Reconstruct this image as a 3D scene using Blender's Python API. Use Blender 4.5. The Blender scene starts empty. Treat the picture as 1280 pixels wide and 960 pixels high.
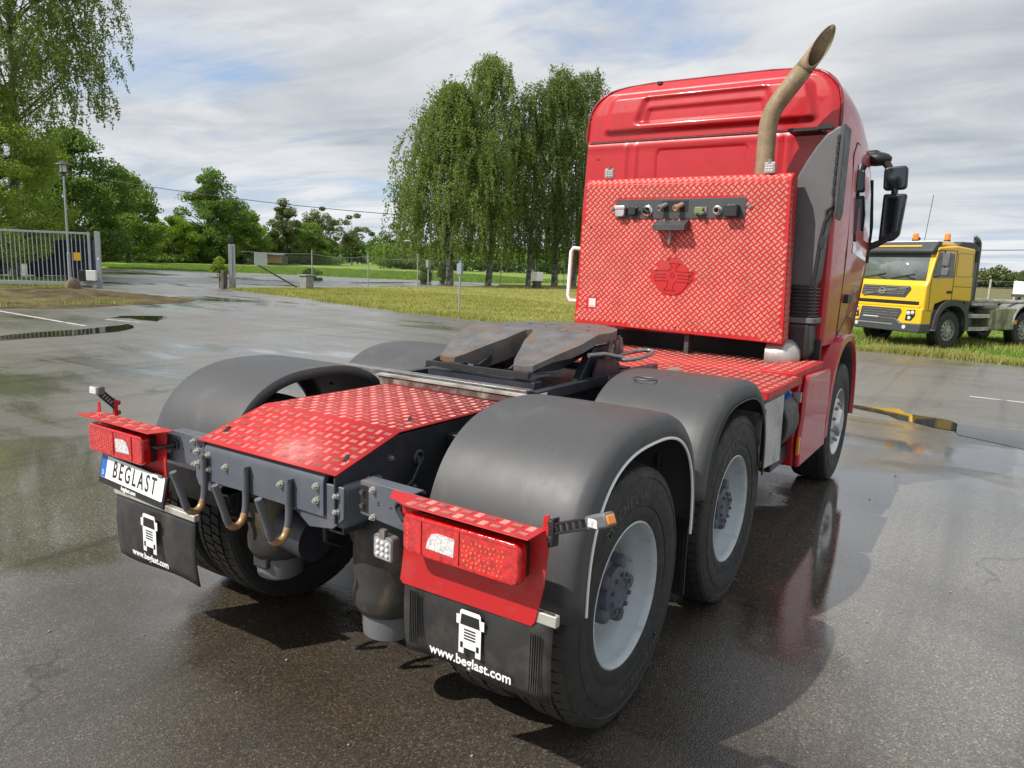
import bpy, math, random
import numpy as np
from mathutils import Vector, Matrix
PI = math.pi
R = math.radians
S = bpy.context.scene
COL = S.collection
rng = np.random.default_rng(7)
random.seed(7)

# ---------------------------------------------------------------- camera, sky, sun, exposure
cam_d = bpy.data.cameras.new('camera')
cam = bpy.data.objects.new('camera', cam_d)
COL.objects.link(cam)
cam_d.sensor_width = 36.0
cam_d.lens = 25.632
cam_d.clip_start = 0.05
cam_d.clip_end = 6000
_f = Vector((0.8238033, 0.5429898, -0.16281954))
_r = Vector((0.55483443, -0.83121535, 0.03521064))
_u = Vector((0.11621908, 0.11934453, 0.98602739))
cam.matrix_world = Matrix(((_r.x, _u.x, -_f.x, -2.56909615), (_r.y, _u.y, -_f.y, -2.32327658),
                           (_r.z, _u.z, -_f.z, 1.82315529), (0, 0, 0, 1)))
S.camera = cam
S.view_settings.view_transform = 'Standard'
S.view_settings.look = 'None'
S.view_settings.exposure = 0.35
S.view_settings.gamma = 1.0
S.cycles.max_bounces = 6
S.cycles.transparent_max_bounces = 8

SUN_TRAVEL = Vector((0.80, -0.48, -1.0)).normalized()
SUN_EL = math.asin(-SUN_TRAVEL.z)
SUN_AZ = math.atan2(-SUN_TRAVEL.x, -SUN_TRAVEL.y)
sun_d = bpy.data.lights.new('sun', 'SUN')
sun_d.energy = 4.2
sun_d.angle = R(0.53)
sun_d.color = (1.0, 0.955, 0.87)
sun = bpy.data.objects.new('sun', sun_d)
COL.objects.link(sun)
sun.rotation_euler = SUN_TRAVEL.to_track_quat('-Z', 'Y').to_euler()
sun.location = (-30, 18, 40)

W = bpy.data.worlds.new('World')
S.world = W
W.use_nodes = True


class NT:
    """tiny node-tree helper"""
    def __init__(s, tree):
        s.t = tree
        s.t.nodes.clear()

    def n(s, typ, **kw):
        nd = s.t.nodes.new(typ)
        for k, v in kw.items():
            if k.startswith('i_'):
                nd.inputs[k[2:].replace('_', ' ')].default_value = v
            else:
                setattr(nd, k, v)
        return nd

    def l(s, a, b):
        s.t.links.new(a, b)

    def math(s, op, a, b=None, clamp=False):
        nd = s.n('ShaderNodeMath', operation=op, use_clamp=clamp)
        for i, x in enumerate((a, b)):
            if x is None:
                continue
            if isinstance(x, (int, float)):
                nd.inputs[i].default_value = x
            else:
                s.l(x, nd.inputs[i])
        return nd.outputs[0]

    def ramp(s, fac, stops, interp='LINEAR'):
        nd = s.n('ShaderNodeValToRGB')
        cr = nd.color_ramp
        cr.interpolation = interp
        while len(cr.elements) < len(stops):
            cr.elements.new(0.5)
        for e, (p, c) in zip(cr.elements, stops):
            e.position = p
            e.color = (c, c, c, 1) if isinstance(c, (int, float)) else (*c, 1)
        s.l(fac, nd.inputs[0])
        return nd.outputs[0]

    def mix(s, fac, a, b, blend='MIX'):
        nd = s.n('ShaderNodeMix', data_type='RGBA', blend_type=blend)
        for sock, x in ((nd.inputs[0], fac), (nd.inputs[6], a), (nd.inputs[7], b)):
            if isinstance(x, (int, float)):
                sock.default_value = x
            elif isinstance(x, tuple):
                sock.default_value = (*x, 1)
            else:
                s.l(x, sock)
        return nd.outputs[2]

    def noise(s, vec, scale, detail=4, rough=0.55, dist=0.0):
        nd = s.n('ShaderNodeTexNoise')
        nd.inputs['Scale'].default_value = scale
        nd.inputs['Detail'].default_value = detail
        nd.inputs['Roughness'].default_value = rough
        nd.inputs['Distortion'].default_value = dist
        s.l(vec, nd.inputs['Vector'])
        return nd.outputs['Fac']

    def mapping(s, vec, scale=(1, 1, 1), loc=(0, 0, 0), rot=(0, 0, 0)):
        nd = s.n('ShaderNodeMapping')
        nd.inputs['Scale'].default_value = scale
        nd.inputs['Location'].default_value = loc
        nd.inputs['Rotation'].default_value = rot
        s.l(vec, nd.inputs['Vector'])
        return nd.outputs[0]


def make_sky():
    t = NT(W.node_tree)
    out = t.n('ShaderNodeOutputWorld')
    bg = t.n('ShaderNodeBackground', i_Strength=0.1)
    sky = t.n('ShaderNodeTexSky', sky_type='NISHITA', sun_disc=False, sun_elevation=SUN_EL, sun_rotation=SUN_AZ)
    sky.dust_density = 1.5
    tc = t.n('ShaderNodeTexCoord')
    sep = t.n('ShaderNodeSeparateXYZ')
    t.l(tc.outputs['Generated'], sep.inputs[0])
    zz = t.math('ADD', t.math('MAXIMUM', sep.outputs[2], 0.0), 0.11)
    cmb = t.n('ShaderNodeCombineXYZ')
    t.l(t.math('DIVIDE', sep.outputs[0], zz), cmb.inputs[0])
    t.l(t.math('DIVIDE', sep.outputs[1], zz), cmb.inputs[1])
    # cloud deck seen in perspective: streaky stratus
    v1 = t.mapping(cmb.outputs[0], scale=(0.42, 0.42, 1), loc=(3.1, 1.7, 0.3))
    v2 = t.mapping(cmb.outputs[0], scale=(1.5, 0.7, 1), loc=(0.4, 5.2, 0), rot=(0, 0, 0.62))
    big = t.noise(v1, 1.0, 5, 0.55, 0.6)
    streak = t.noise(v2, 1.3, 7, 0.6, 0.8)
    tone = t.math('ADD', t.math('MULTIPLY', big, 0.62), t.math('MULTIPLY', streak, 0.38))
    cloud = t.ramp(tone, [(0.34, (3.5, 3.85, 4.3)), (0.43, (4.7, 4.95, 5.3)), (0.52, (6.0, 6.15, 6.35)), (0.66, (7.6, 7.65, 7.7))])
    v3 = t.mapping(cmb.outputs[0], scale=(0.5, 0.5, 1), loc=(7.7, 2.2, 1.9))
    hole = t.noise(v3, 1.1, 6, 0.58, 0.5)
    cover = t.ramp(t.math('ADD', t.math('MULTIPLY', hole, 0.8), t.math('MULTIPLY', streak, 0.2)), [(0.35, 0.12), (0.44, 1.0)])
    # one clear blue gap in the deck
    gx = t.math('MULTIPLY', t.math('SUBTRACT', t.math('DIVIDE', sep.outputs[0], zz), 1.60), 1.3)
    gy = t.math('MULTIPLY', t.math('SUBTRACT', t.math('DIVIDE', sep.outputs[1], zz), 2.63), 1.0)
    gap = t.math('ADD', t.math('MULTIPLY', gx, gx), t.math('MULTIPLY', gy, gy))
    gapm = t.ramp(t.math('ADD', gap, t.math('MULTIPLY', streak, 0.9)), [(0.40, 0.55), (0.78, 0.0)])
    cover = t.math('SUBTRACT', cover, gapm, clamp=True)
    blue = t.mix(0.45, sky.outputs[0], (3.6, 5.2, 8.2))
    col = t.mix(cover, blue, cloud)
    # pale band low over the horizon
    hor = t.ramp(sep.outputs[2], [(0.0, 0.75), (0.05, 0.5), (0.16, 0.0)])
    low = t.ramp(streak, [(0.4, (4.7, 5.5, 6.5)), (0.56, (6.8, 7.1, 7.4))])
    col = t.mix(hor, col, low)
    t.l(col, bg.inputs[0])
    t.l(bg.outputs[0], out.inputs[0])


make_sky()

# ---------------------------------------------------------------- materials
MATS = {}


def mat(name, color, rough=0.5, metal=0.0, var=0.12, vscale=6.0, bump=0.0, bscale=120.0, dirt=None, dirt_amt=0.0,
        dirt_scale=5.0, coat=0.0, spec=0.5, rvar=0.12, trans=0.0, alpha=None, streak=False, coatr=0.05, scuff=False):
    if name in MATS:
        return MATS[name]
    m = bpy.data.materials.new(name)
    m.use_nodes = True
    t = NT(m.node_tree)
    out = t.n('ShaderNodeOutputMaterial')
    b = t.n('ShaderNodeBsdfPrincipled')
    t.l(b.outputs[0], out.inputs[0])
    tc = t.n('ShaderNodeTexCoord')
    vec = tc.outputs['Object']
    nz = t.noise(vec, vscale, 5, 0.6)
    lo = tuple(max(0, c * (1 - var)) for c in color)
    hi = tuple(c * (1 + var) for c in color)
    col = t.mix(t.ramp(nz, [(0.3, 0.0), (0.7, 1.0)]), lo, hi)
    if dirt is not None:
        dv = t.mapping(vec, scale=(1, 1, 0.25)) if streak else vec
        dn = t.noise(dv, dirt_scale, 8, 0.65, 0.3)
        fac = t.ramp(dn, [(max(0, 0.62 - dirt_amt * 0.4), 0.0), (0.80 - dirt_amt * 0.35, 1.0)])
        col = t.mix(fac, col, dirt)
    if scuff:      # fine scratches and dried water spots
        sv = t.mapping(vec, scale=(3, 60, 3), rot=(0.3, 0.5, 0.9))
        sc_ = t.ramp(t.noise(sv, 2.2, 3, 0.7, 0.4), [(0.66, 0.0), (0.72, 0.5)])
        col = t.mix(sc_, col, (0.13, 0.13, 0.128))
        spn = t.n('ShaderNodeTexVoronoi', feature='F1')
        spn.inputs['Scale'].default_value = 38
        t.l(vec, spn.inputs['Vector'])
        dots = t.math('MULTIPLY', t.ramp(spn.outputs['Distance'], [(0.06, 0.55), (0.12, 0.0)]), t.ramp(t.noise(vec, 5, 2), [(0.5, 0.0), (0.6, 1.0)]))
        col = t.mix(dots, col, (0.16, 0.155, 0.145))
    t.l(col, b.inputs['Base Color'])
    rn = t.noise(vec, vscale * 3.1, 4, 0.6)
    rr = t.ramp(rn, [(0.3, max(0.02, rough - rvar)), (0.7, min(1, rough + rvar))])
    t.l(rr, b.inputs['Roughness'])
    b.inputs['Metallic'].default_value = metal
    b.inputs['Specular IOR Level'].default_value = spec
    b.inputs['Coat Weight'].default_value = coat
    b.inputs['Coat Roughness'].default_value = coatr
    if trans:
        b.inputs['Transmission Weight'].default_value = trans
    if bump:
        bn = t.n('ShaderNodeBump', i_Strength=bump, i_Distance=0.01)
        t.l(t.noise(vec, bscale, 3, 0.6), bn.inputs['Height'])
        t.l(bn.outputs[0], b.inputs['Normal'])
    MATS[name] = m
    return m


RED = mat('red_paint', (0.45, 0.005, 0.012), 0.38, var=0.05, coat=0.65, coatr=0.06, bump=0.02, bscale=3, rvar=0.05)
RED2 = mat('red_plate_paint', (0.47, 0.012, 0.014), 0.50, var=0.08, vscale=4, rvar=0.1, dirt=(0.42, 0.05, 0.045), dirt_amt=0.25)
LUG = mat('worn_sheen_tread', (0.56, 0.205, 0.165), 0.36, var=0.2, vscale=7, rvar=0.1)  # slightly worn red; the pale pink is sky reflection put into the colour
LUGW = mat('worn_bare_tread', (0.64, 0.27, 0.235), 0.55, var=0.5, vscale=14)
SLATE = mat('slate_paint', (0.085, 0.095, 0.118), 0.42, var=0.1, dirt=(0.13, 0.13, 0.13), dirt_amt=0.25, bump=0.02)
NAVY = mat('dark_chassis_paint', (0.026, 0.030, 0.042), 0.42, var=0.25, dirt=(0.05, 0.045, 0.04), dirt_amt=0.3, dirt_scale=9)
FEND = mat('fender_plastic', (0.062, 0.063, 0.067), 0.50, var=0.07, vscale=3, bump=0.06, bscale=420, dirt=(0.092, 0.090, 0.087), dirt_amt=0.16, dirt_scale=5, rvar=0.04, scuff=True)
BLK = mat('black_plastic', (0.018, 0.018, 0.020), 0.45, var=0.2, bump=0.04, bscale=300)
GREYP = mat('grey_plastic', (0.115, 0.118, 0.125), 0.5, var=0.06, bump=0.03, bscale=300)
RUB = mat('tyre_rubber', (0.020, 0.0195, 0.019), 0.62, var=0.25, vscale=9, bump=0.08, bscale=140, dirt=(0.04, 0.036, 0.03), dirt_amt=0.25, dirt_scale=7)
RUBS = mat('rubber_lettering', (0.055, 0.055, 0.056), 0.5, var=0.1)
FLAP = mat('flap_rubber', (0.021, 0.021, 0.022), 0.5, var=0.25, dirt=(0.055, 0.051, 0.045), dirt_amt=0.42, bump=0.03, bscale=200)
RIM = mat('rim_paint', (0.46, 0.52, 0.55), 0.35, var=0.05, dirt=(0.30, 0.31, 0.30), dirt_amt=0.22, dirt_scale=8, coat=0.3)
HUB = mat('hub_paint', (0.075, 0.088, 0.115), 0.45, var=0.3, dirt=(0.085, 0.045, 0.025), dirt_amt=0.28, dirt_scale=14)
RUST = mat('rusty_steel', (0.11, 0.062, 0.038), 0.65, var=0.45, vscale=20, dirt=(0.055, 0.055, 0.06), dirt_amt=0.55)
BOLT = mat('zinc_bolt', (0.55, 0.53, 0.48), 0.35, metal=0.6, var=0.2)
STEEL = mat('worn_steel', (0.28, 0.29, 0.30), 0.42, metal=0.7, var=0.2, vscale=10, dirt=(0.26, 0.10, 0.03), dirt_amt=0.3, dirt_scale=6)
HOOKM = mat('hook_steel', (0.12, 0.125, 0.14), 0.45, metal=0.3, var=0.2)
HOOKR = mat('hook_bare', (0.42, 0.25, 0.13), 0.4, metal=0.5, var=0.4, vscale=30)
COUPL = mat('coupling_plate', (0.15, 0.145, 0.145), 0.50, metal=0.4, var=0.3, vscale=9, dirt=(0.22, 0.125, 0.06), dirt_amt=0.30, dirt_scale=6, bump=0.15, bscale=60, rvar=0.15)
BROWN = mat('brown_primer', (0.10, 0.06, 0.055), 0.6, var=0.3, dirt=(0.30, 0.27, 0.22), dirt_amt=0.38, dirt_scale=11)
EXH = mat('rusty_exhaust', (0.26, 0.19, 0.115), 0.62, var=0.22, vscale=12, dirt=(0.085, 0.05, 0.028), dirt_amt=0.22, dirt_scale=70, bump=0.08, bscale=150)
SOOT = mat('sooty_metal', (0.060, 0.052, 0.046), 0.6, var=0.3)
ALU = mat('aluminium', (0.62, 0.63, 0.63), 0.33, metal=0.85, var=0.06, rvar=0.1, bump=0.02, bscale=80)
ALUD = mat('dirty_aluminium', (0.45, 0.44, 0.40), 0.5, metal=0.3, var=0.2, dirt=(0.2, 0.17, 0.12), dirt_amt=0.35)
CHROME = mat('bright_metal', (0.75, 0.75, 0.74), 0.16, metal=1.0, var=0.04, rvar=0.05)
WHITE = mat('white_paint', (0.80, 0.80, 0.79), 0.42, var=0.03)
LENS = mat('red_lens', (0.50, 0.003, 0.005), 0.14, var=0.5, vscale=40, coat=1.0, coatr=0.03, bump=0.25, bscale=46)
LEDR = mat('lens_reflector', (0.95, 0.16, 0.07), 0.15, var=0.2, coat=1.0)
CLEAR = mat('clear_lens', (0.62, 0.60, 0.60), 0.2, var=0.5, vscale=90, coat=1.0)
AMBER = mat('amber_lens', (0.85, 0.24, 0.01), 0.2, var=0.1, coat=1.0)
GLASS = mat('dark_glass', (0.012, 0.016, 0.018), 0.03, var=0.05, rvar=0.01, coat=1.0, coatr=0.01)
MIRR = mat('mirror_glass', (0.55, 0.57, 0.58), 0.04, metal=1.0, var=0.02, rvar=0.01)
BLUE = mat('blue_band', (0.012, 0.13, 0.46), 0.4, var=0.05)
BLACKP = mat('black_print', (0.012, 0.012, 0.012), 0.5, var=0.05)
BRASS = mat('brass_fitting', (0.55, 0.40, 0.28), 0.35, metal=0.7, var=0.2)
GREENP = mat('green_connector', (0.16, 0.20, 0.09), 0.5, var=0.2)
PEND = mat('pendulum_green', (0.02, 0.22, 0.11), 0.5)
LEDGE = mat('galvanised_steel', (0.33, 0.36, 0.38), 0.48, metal=0.35, var=0.12, vscale=9)
YEL = mat('yellow_paint', (0.80, 0.47, 0.006), 0.35, var=0.04, coat=0.8, coatr=0.08, rvar=0.06)
DGREY = mat('dark_grey_trim', (0.055, 0.057, 0.062), 0.5, var=0.1)
TANK = mat('dirty_tank', (0.36, 0.36, 0.24), 0.5, metal=0.2, var=0.25, vscale=5, dirt=(0.13, 0.13, 0.06), dirt_amt=0.45, dirt_scale=4, streak=True)
ORANGE = mat('orange_beacon', (0.9, 0.22, 0.01), 0.25, var=0.1, coat=1.0)
NAVYC = mat('navy_container', (0.012, 0.016, 0.045), 0.5, var=0.2)
WOODY = mat('yellow_boards', (0.50, 0.33, 0.12), 0.7, var=0.15)
STONE = mat('grey_stone', (0.25, 0.25, 0.24), 0.8, var=0.2, bump=0.3, bscale=30)
BOULD = mat('brown_boulder', (0.16, 0.12, 0.08), 0.9, var=0.3, bump=0.5, bscale=20)
BARK = mat('tree_bark', (0.085, 0.07, 0.055), 0.9, var=0.3, vscale=4, bump=0.4, bscale=12)
BIRCHB = mat('birch_bark', (0.30, 0.29, 0.26), 0.8, var=0.2, dirt=(0.035, 0.03, 0.028), dirt_amt=0.6, dirt_scale=3)
ROOF = mat('grey_roof', (0.14, 0.13, 0.13), 0.8, var=0.1)
LINEW = mat('road_paint', (0.55, 0.55, 0.53), 0.45, var=0.2, dirt=(0.10, 0.10, 0.10), dirt_amt=0.3, dirt_scale=3)


def leaf_mat(name, c1, c2, trans=0.35):
    m = bpy.data.materials.new(name)
    m.use_nodes = True
    t = NT(m.node_tree)
    out = t.n('ShaderNodeOutputMaterial')
    g = t.n('ShaderNodeNewGeometry')
    tc = t.n('ShaderNodeTexCoord')
    col = t.mix(t.math('MULTIPLY', t.math('ADD', g.outputs['Random Per Island'], t.ramp(t.noise(tc.outputs['Object'], 0.5, 3), [(0.35, 0.0), (0.65, 1.0)])), 0.5), c1, c2)
    d = t.n('ShaderNodeBsdfPrincipled', i_Roughness=0.5)
    d.inputs['Specular IOR Level'].default_value = 0.35
    t.l(col, d.inputs['Base Color'])
    tr = t.n('ShaderNodeBsdfTranslucent')
    t.l(t.mix(1.0, col, (1.25, 1.35, 0.55), 'MULTIPLY'), tr.inputs[0])
    mx = t.n('ShaderNodeMixShader')
    mx.inputs[0].default_value = trans
    t.l(d.outputs[0], mx.inputs[1])
    t.l(tr.outputs[0], mx.inputs[2])
    t.l(mx.outputs[0], out.inputs[0])
    MATS[name] = m
    return m


L_BIRCH = leaf_mat('birch_leaves', (0.125, 0.180, 0.048), (0.215, 0.270, 0.085), .45)
L_BIRCHD = leaf_mat('dark_birch_leaves', (0.098, 0.142, 0.044), (0.170, 0.218, 0.072), .45)
L_LIME = leaf_mat('lime_leaves', (0.190, 0.265, 0.052), (0.300, 0.365, 0.085), .55)
L_DARK = leaf_mat('dark_leaves', (0.082, 0.158, 0.036), (0.165, 0.245, 0.060), .48)
L_MID = leaf_mat('mid_leaves', (0.105, 0.185, 0.038), (0.190, 0.270, 0.062), .48)
L_BRIGHT = leaf_mat('bright_leaves', (0.140, 0.230, 0.022), (0.240, 0.330, 0.042), .42)
L_OLIVE = leaf_mat('olive_leaves', (0.095, 0.125, 0.050), (0.165, 0.190, 0.082), .40)
L_GRASS = leaf_mat('grass_blades', (0.19, 0.225, 0.040), (0.42, 0.385, 0.14), 0.25)
L_CROP = leaf_mat('crop_blades', (0.115, 0.21, 0.024), (0.21, 0.31, 0.050), 0.25)


# ---------------------------------------------------------------- mesh helper
class MB:
    def __init__(s):
        s.v = []
        s.f = []
        s.mi = []
        s.cur = 0

    def add(s, vs, fs):
        o = len(s.v)
        s.v.extend([tuple(x) for x in vs])
        for f in fs:
            s.f.append([i + o for i in f])
            s.mi.append(s.cur)
        return s

    def m(s, i):
        s.cur = i
        return s

    def box(s, x0, x1, y0, y1, z0, z1):
        v = [(x, y, z) for x in (x0, x1) for y in (y0, y1) for z in (z0, z1)]
        return s.add(v, [(0, 1, 3, 2), (4, 6, 7, 5), (0, 4, 5, 1), (2, 3, 7, 6), (0, 2, 6, 4), (1, 5, 7, 3)])

    def obox(s, c, ex, ey, ez):
        c, ex, ey, ez = map(Vector, (c, ex, ey, ez))
        v = [c + a * ex + b * ey + d * ez for a in (-1, 1) for b in (-1, 1) for d in (-1, 1)]
        return s.add(v, [(0, 1, 3, 2), (4, 6, 7, 5), (0, 4, 5, 1), (2, 3, 7, 6), (0, 2, 6, 4), (1, 5, 7, 3)])

    def prism(s, poly, o, ex, ey, ez):
        o, ex, ey, ez = map(Vector, (o, ex, ey, ez))
        n = len(poly)
        v = [o + ex * a + ey * b for a, b in poly] + [o + ex * a + ey * b + ez for a, b in poly]
        fs = [tuple(range(n))[::-1], tuple(range(n, 2 * n))]
        fs += [(i, (i + 1) % n, n + (i + 1) % n, n + i) for i in range(n)]
        return s.add(v, fs)

    def tube(s, path, r, n=8, caps=True, closed=False):
        P = [Vector(p) for p in path]
        k = len(P)
        rs = r if isinstance(r, (list, tuple)) else [r] * k
        up = None
        vs = []
        for i, p in enumerate(P):
            if closed:
                d = P[(i + 1) % k] - P[i - 1]
            else:
                d = P[min(i + 1, k - 1)] - P[max(i - 1, 0)]
            d.normalize()
            if up is None:
                up = Vector((0, 0, 1)) if abs(d.z) < 0.9 else Vector((1, 0, 0))
            a = d.cross(up)
            a.normalize()
            b = a.cross(d)
            up = b
            for j in range(n):
                w = 2 * PI * j / n
                vs.append(p + (a * math.cos(w) + b * math.sin(w)) * rs[i])
        fs = []
        for i in range(k if closed else k - 1):
            i2 = (i + 1) % k
            for j in range(n):
                fs.append((i * n + j, i * n + (j + 1) % n, i2 * n + (j + 1) % n, i2 * n + j))
        if caps and not closed:
            fs.append(tuple(range(n))[::-1])
            fs.append(tuple(range((k - 1) * n, k * n)))
        return s.add(vs, fs)

    def lathe(s, prof, o, ax, n=32, caps=False):
        o, ax = Vector(o), Vector(ax).normalized()
        a = ax.orthogonal().normalized()
        b = ax.cross(a)
        vs = []
        k = len(prof)
        for j in range(n):
            w = 2 * PI * j / n
            d = a * math.cos(w) + b * math.sin(w)
            for r, h in prof:
                vs.append(o + d * r + ax * h)
        fs = []
        for j in range(n):
            j2 = (j + 1) % n
            for i in range(k - 1):
                fs.append((j * k + i, j2 * k + i, j2 * k + i + 1, j * k + i + 1))
        if caps:
            fs.append(tuple(j * k for j in range(n))[::-1])
            fs.append(tuple(j * k + k - 1 for j in range(n)))
        return s.add(vs, fs)

    def cyl(s, a, b, r, n=12, r2=None):
        a, b = Vector(a), Vector(b)
        return s.lathe([(r, 0), (r2 if r2 is not None else r, (b - a).length)], a, b - a, n, True)

    def loft(s, rows, closed=False, caps=False):
        n = len(rows[0])
        vs = [p for r in rows for p in r]
        fs = []
        for i in range(len(rows) - 1):
            for j in range(n if closed else n - 1):
                j2 = (j + 1) % n
                fs.append((i * n + j, i * n + j2, (i + 1) * n + j2, (i + 1) * n + j))
        if caps:
            fs.append(tuple(range(n))[::-1])
            fs.append(tuple(range((len(rows) - 1) * n, len(rows) * n)))
        return s.add(vs, fs)

    def ball(s, c, r, n=10, sc=(1, 1, 1)):
        c = Vector(c)
        k = max(4, n // 2)
        rows = []
        for i in range(k + 1):
            t = PI * i / k
            rows.append([c + Vector((r * sc[0] * math.sin(t) * math.cos(2 * PI * j / n), r * sc[1] * math.sin(t) * math.sin(2 * PI * j / n), r * sc[2] * math.cos(t))) for j in range(n)])
        return s.loft(rows, True)

    def mesh(s, name, mats, ang=35):
        me = bpy.data.meshes.new(name)
        me.from_pydata(s.v, [], s.f)
        if not isinstance(mats, (list, tuple)):
            mats = [mats]
        for m in mats:
            me.materials.append(m)
        if len(mats) > 1:
            me.polygons.foreach_set('material_index', s.mi)
        me.polygons.foreach_set('use_smooth', [True] * len(me.polygons))
        me.validate()
        try:
            me.set_sharp_from_angle(angle=R(ang))
        except Exception:
            pass
        return me

    def build(s, name, mats, parent=None, bevel=0.0, ang=35, solid=0.0, segs=2):
        return obj(name, s.mesh(name, mats, ang), parent, bevel, solid, segs)


def obj(name, me, parent=None, bevel=0.0, solid=0.0, segs=2):
    o = bpy.data.objects.new(name, me)
    COL.objects.link(o)
    if parent is not None:
        o.parent = parent
    if solid:
        md = o.modifiers.new('solid', 'SOLIDIFY')
        md.thickness = solid
        md.offset = -1
    if bevel:
        md = o.modifiers.new('bevel', 'BEVEL')
        md.width = bevel
        md.segments = segs
        md.limit_method = 'ANGLE'
        md.angle_limit = R(30)
    return o


def tag(o, label=None, cat=None, group=None, kind=None):
    if label:
        o['label'] = label
    if cat:
        o['category'] = cat
    if group:
        o['group'] = group
    if kind:
        o['kind'] = kind
    return o


def empty(name, loc=(0, 0, 0), rz=0.0, parent=None, size=0.3):
    o = bpy.data.objects.new(name, None)
    COL.objects.link(o)
    o.location = loc
    o.rotation_euler = (0, 0, rz)
    o.empty_display_size = size
    if parent is not None:
        o.parent = parent
    return o


def thing(name, label, cat, loc=(0, 0, 0), rz=0.0, group=None):
    return tag(empty(name, loc, rz), label, cat, group)


def dup(o, parent=None):
    c = o.copy()
    COL.objects.link(c)
    if parent is not None:
        c.parent = parent
    for ch in list(o.children):
        dup(ch, c)
    return c


def npmesh(name, verts, quads, m, smooth=False):
    """fast mesh from numpy arrays; quads is (n,4) or (n,3)"""
    me = bpy.data.meshes.new(name)
    nv, nf, k = len(verts), len(quads), quads.shape[1]
    me.vertices.add(nv)
    me.vertices.foreach_set('co', np.ascontiguousarray(verts, dtype=np.float32).ravel())
    me.loops.add(nf * k)
    me.loops.foreach_set('vertex_index', np.ascontiguousarray(quads, dtype=np.int32).ravel())
    me.polygons.add(nf)
    me.polygons.foreach_set('loop_start', np.arange(0, nf * k, k, dtype=np.int32))
    me.polygons.foreach_set('loop_total', np.full(nf, k, dtype=np.int32))
    me.update(calc_edges=True)
    me.materials.append(m)
    if smooth:
        me.polygons.foreach_set('use_smooth', [True] * nf)
    return me


def text(name, s, size, m, o, ex, ey, parent, extrude=0.0006, sx=1.0, align='CENTER', spacing=1.0, bold=0.0):
    """flat lettering built from the built-in font, laid on the plane (o, ex, ey)"""
    cu = bpy.data.curves.new(name, 'FONT')
    cu.body = s
    cu.size = size
    cu.align_x = align
    cu.align_y = 'CENTER'
    cu.extrude = extrude
    cu.offset = bold
    cu.space_character = spacing
    cu.resolution_u = 3
    tmp = bpy.data.objects.new('tmp', cu)
    COL.objects.link(tmp)
    dg = bpy.context.evaluated_depsgraph_get()
    me = bpy.data.meshes.new_from_object(tmp.evaluated_get(dg))
    bpy.data.objects.remove(tmp)
    bpy.data.curves.remove(cu)
    me.name = name
    ex, ey = Vector(ex).normalized(), Vector(ey).normalized()
    ez = ex.cross(ey).normalized()
    o = Vector(o)
    for v in me.vertices:
        c = v.co.copy()
        v.co = o + ex * c.x * sx + ey * c.y + ez * c.z
    me.materials.clear()
    me.materials.append(m)
    return obj(name, me, parent)


def rrect(w, h, r, n=4):
    pts = []
    for cx, cy, a0 in ((w / 2 - r, h / 2 - r, 0), (-w / 2 + r, h / 2 - r, 90), (-w / 2 + r, -h / 2 + r, 180), (w / 2 - r, -h / 2 + r, 270)):
        for i in range(n + 1):
            a = R(a0 + 90 * i / n)
            pts.append((cx + r * math.cos(a), cy + r * math.sin(a)))
    return pts


def smooth(a, b, x):
    t = min(1, max(0, (x - a) / (b - a)))
    return t * t * (3 - 2 * t)


def lugs(name, o, ex, ey, w, h, cell, kind, m, parent, inside=None, hgt=0.0028, scale=1.0, rot0=0.0):
    """raised tread pattern on a plate, real low-relief geometry"""
    o, ex, ey = Vector(o), Vector(ex).normalized(), Vector(ey).normalized()
    ez = ex.cross(ey).normalized()
    vs, fs = [], []

    def bar(cx, cy, a, L, B):
        ca, sa = math.cos(a), math.sin(a)
        k = len(vs)
        for zz, q in ((0.0, 1.0), (hgt, 0.80)):
            for dx, dy in ((-L, 0), (-L * 0.72, -B), (L * 0.72, -B), (L, 0), (L * 0.72, B), (-L * 0.72, B)) if kind == 'bars' else ((-L, -B), (L, -B), (L, B), (-L, B)):
                px, py = dx * q, dy * q
                vs.append(o + ex * (cx + px * ca - py * sa) + ey * (cy + px * sa + py * ca) + ez * zz)
        n = 6 if kind == 'bars' else 4
        fs.append([k + n + i for i in range(n)])
        for i in range(n):
            fs.append([k + i, k + (i + 1) % n, k + n + (i + 1) % n, k + n + i])

    if kind == 'weave':
        # basket weave: alternating lugs on a grid turned by 45 degrees
        k = math.sqrt(.5)
        N = int((w + h) / cell) + 2
        for i in range(-N, N):
            for j in range(-N, N):
                cx, cy = (i - j) * cell * k, (i + j) * cell * k
                if not (cell * .35 < cx < w - cell * .35 and cell * .35 < cy < h - cell * .35):
                    continue
                if inside and not inside(cx, cy):
                    continue
                bar(cx, cy, R(45 if (i + j) % 2 else -45), cell * 0.56 * scale, cell * 0.34 * scale)
        w = h = 0
    nx, ny = int(w / cell), int(h / cell)
    mx, my = (w - nx * cell) / 2, (h - ny * cell) / 2
    for i in range(nx):
        for j in range(ny):
            cx, cy = mx + (i + 0.5) * cell, my + (j + 0.5) * cell
            if inside and not inside(cx, cy):
                continue
            odd = (i + j) % 2
            a = (PI / 2 if odd else 0.0) + rot0
            for q in range(-2, 3):
                off = q * cell * 0.145
                bar(cx - math.sin(a) * off, cy + math.cos(a) * off, a, cell * 0.27 * scale, cell * 0.033 * scale)
    me = bpy.data.meshes.new(name)
    me.from_pydata(vs, [], fs)
    me.materials.append(m)
    ob = obj(name, me, parent)
    ob['kind'] = 'stuff'
    return ob


BOLT_ME = {}


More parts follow.
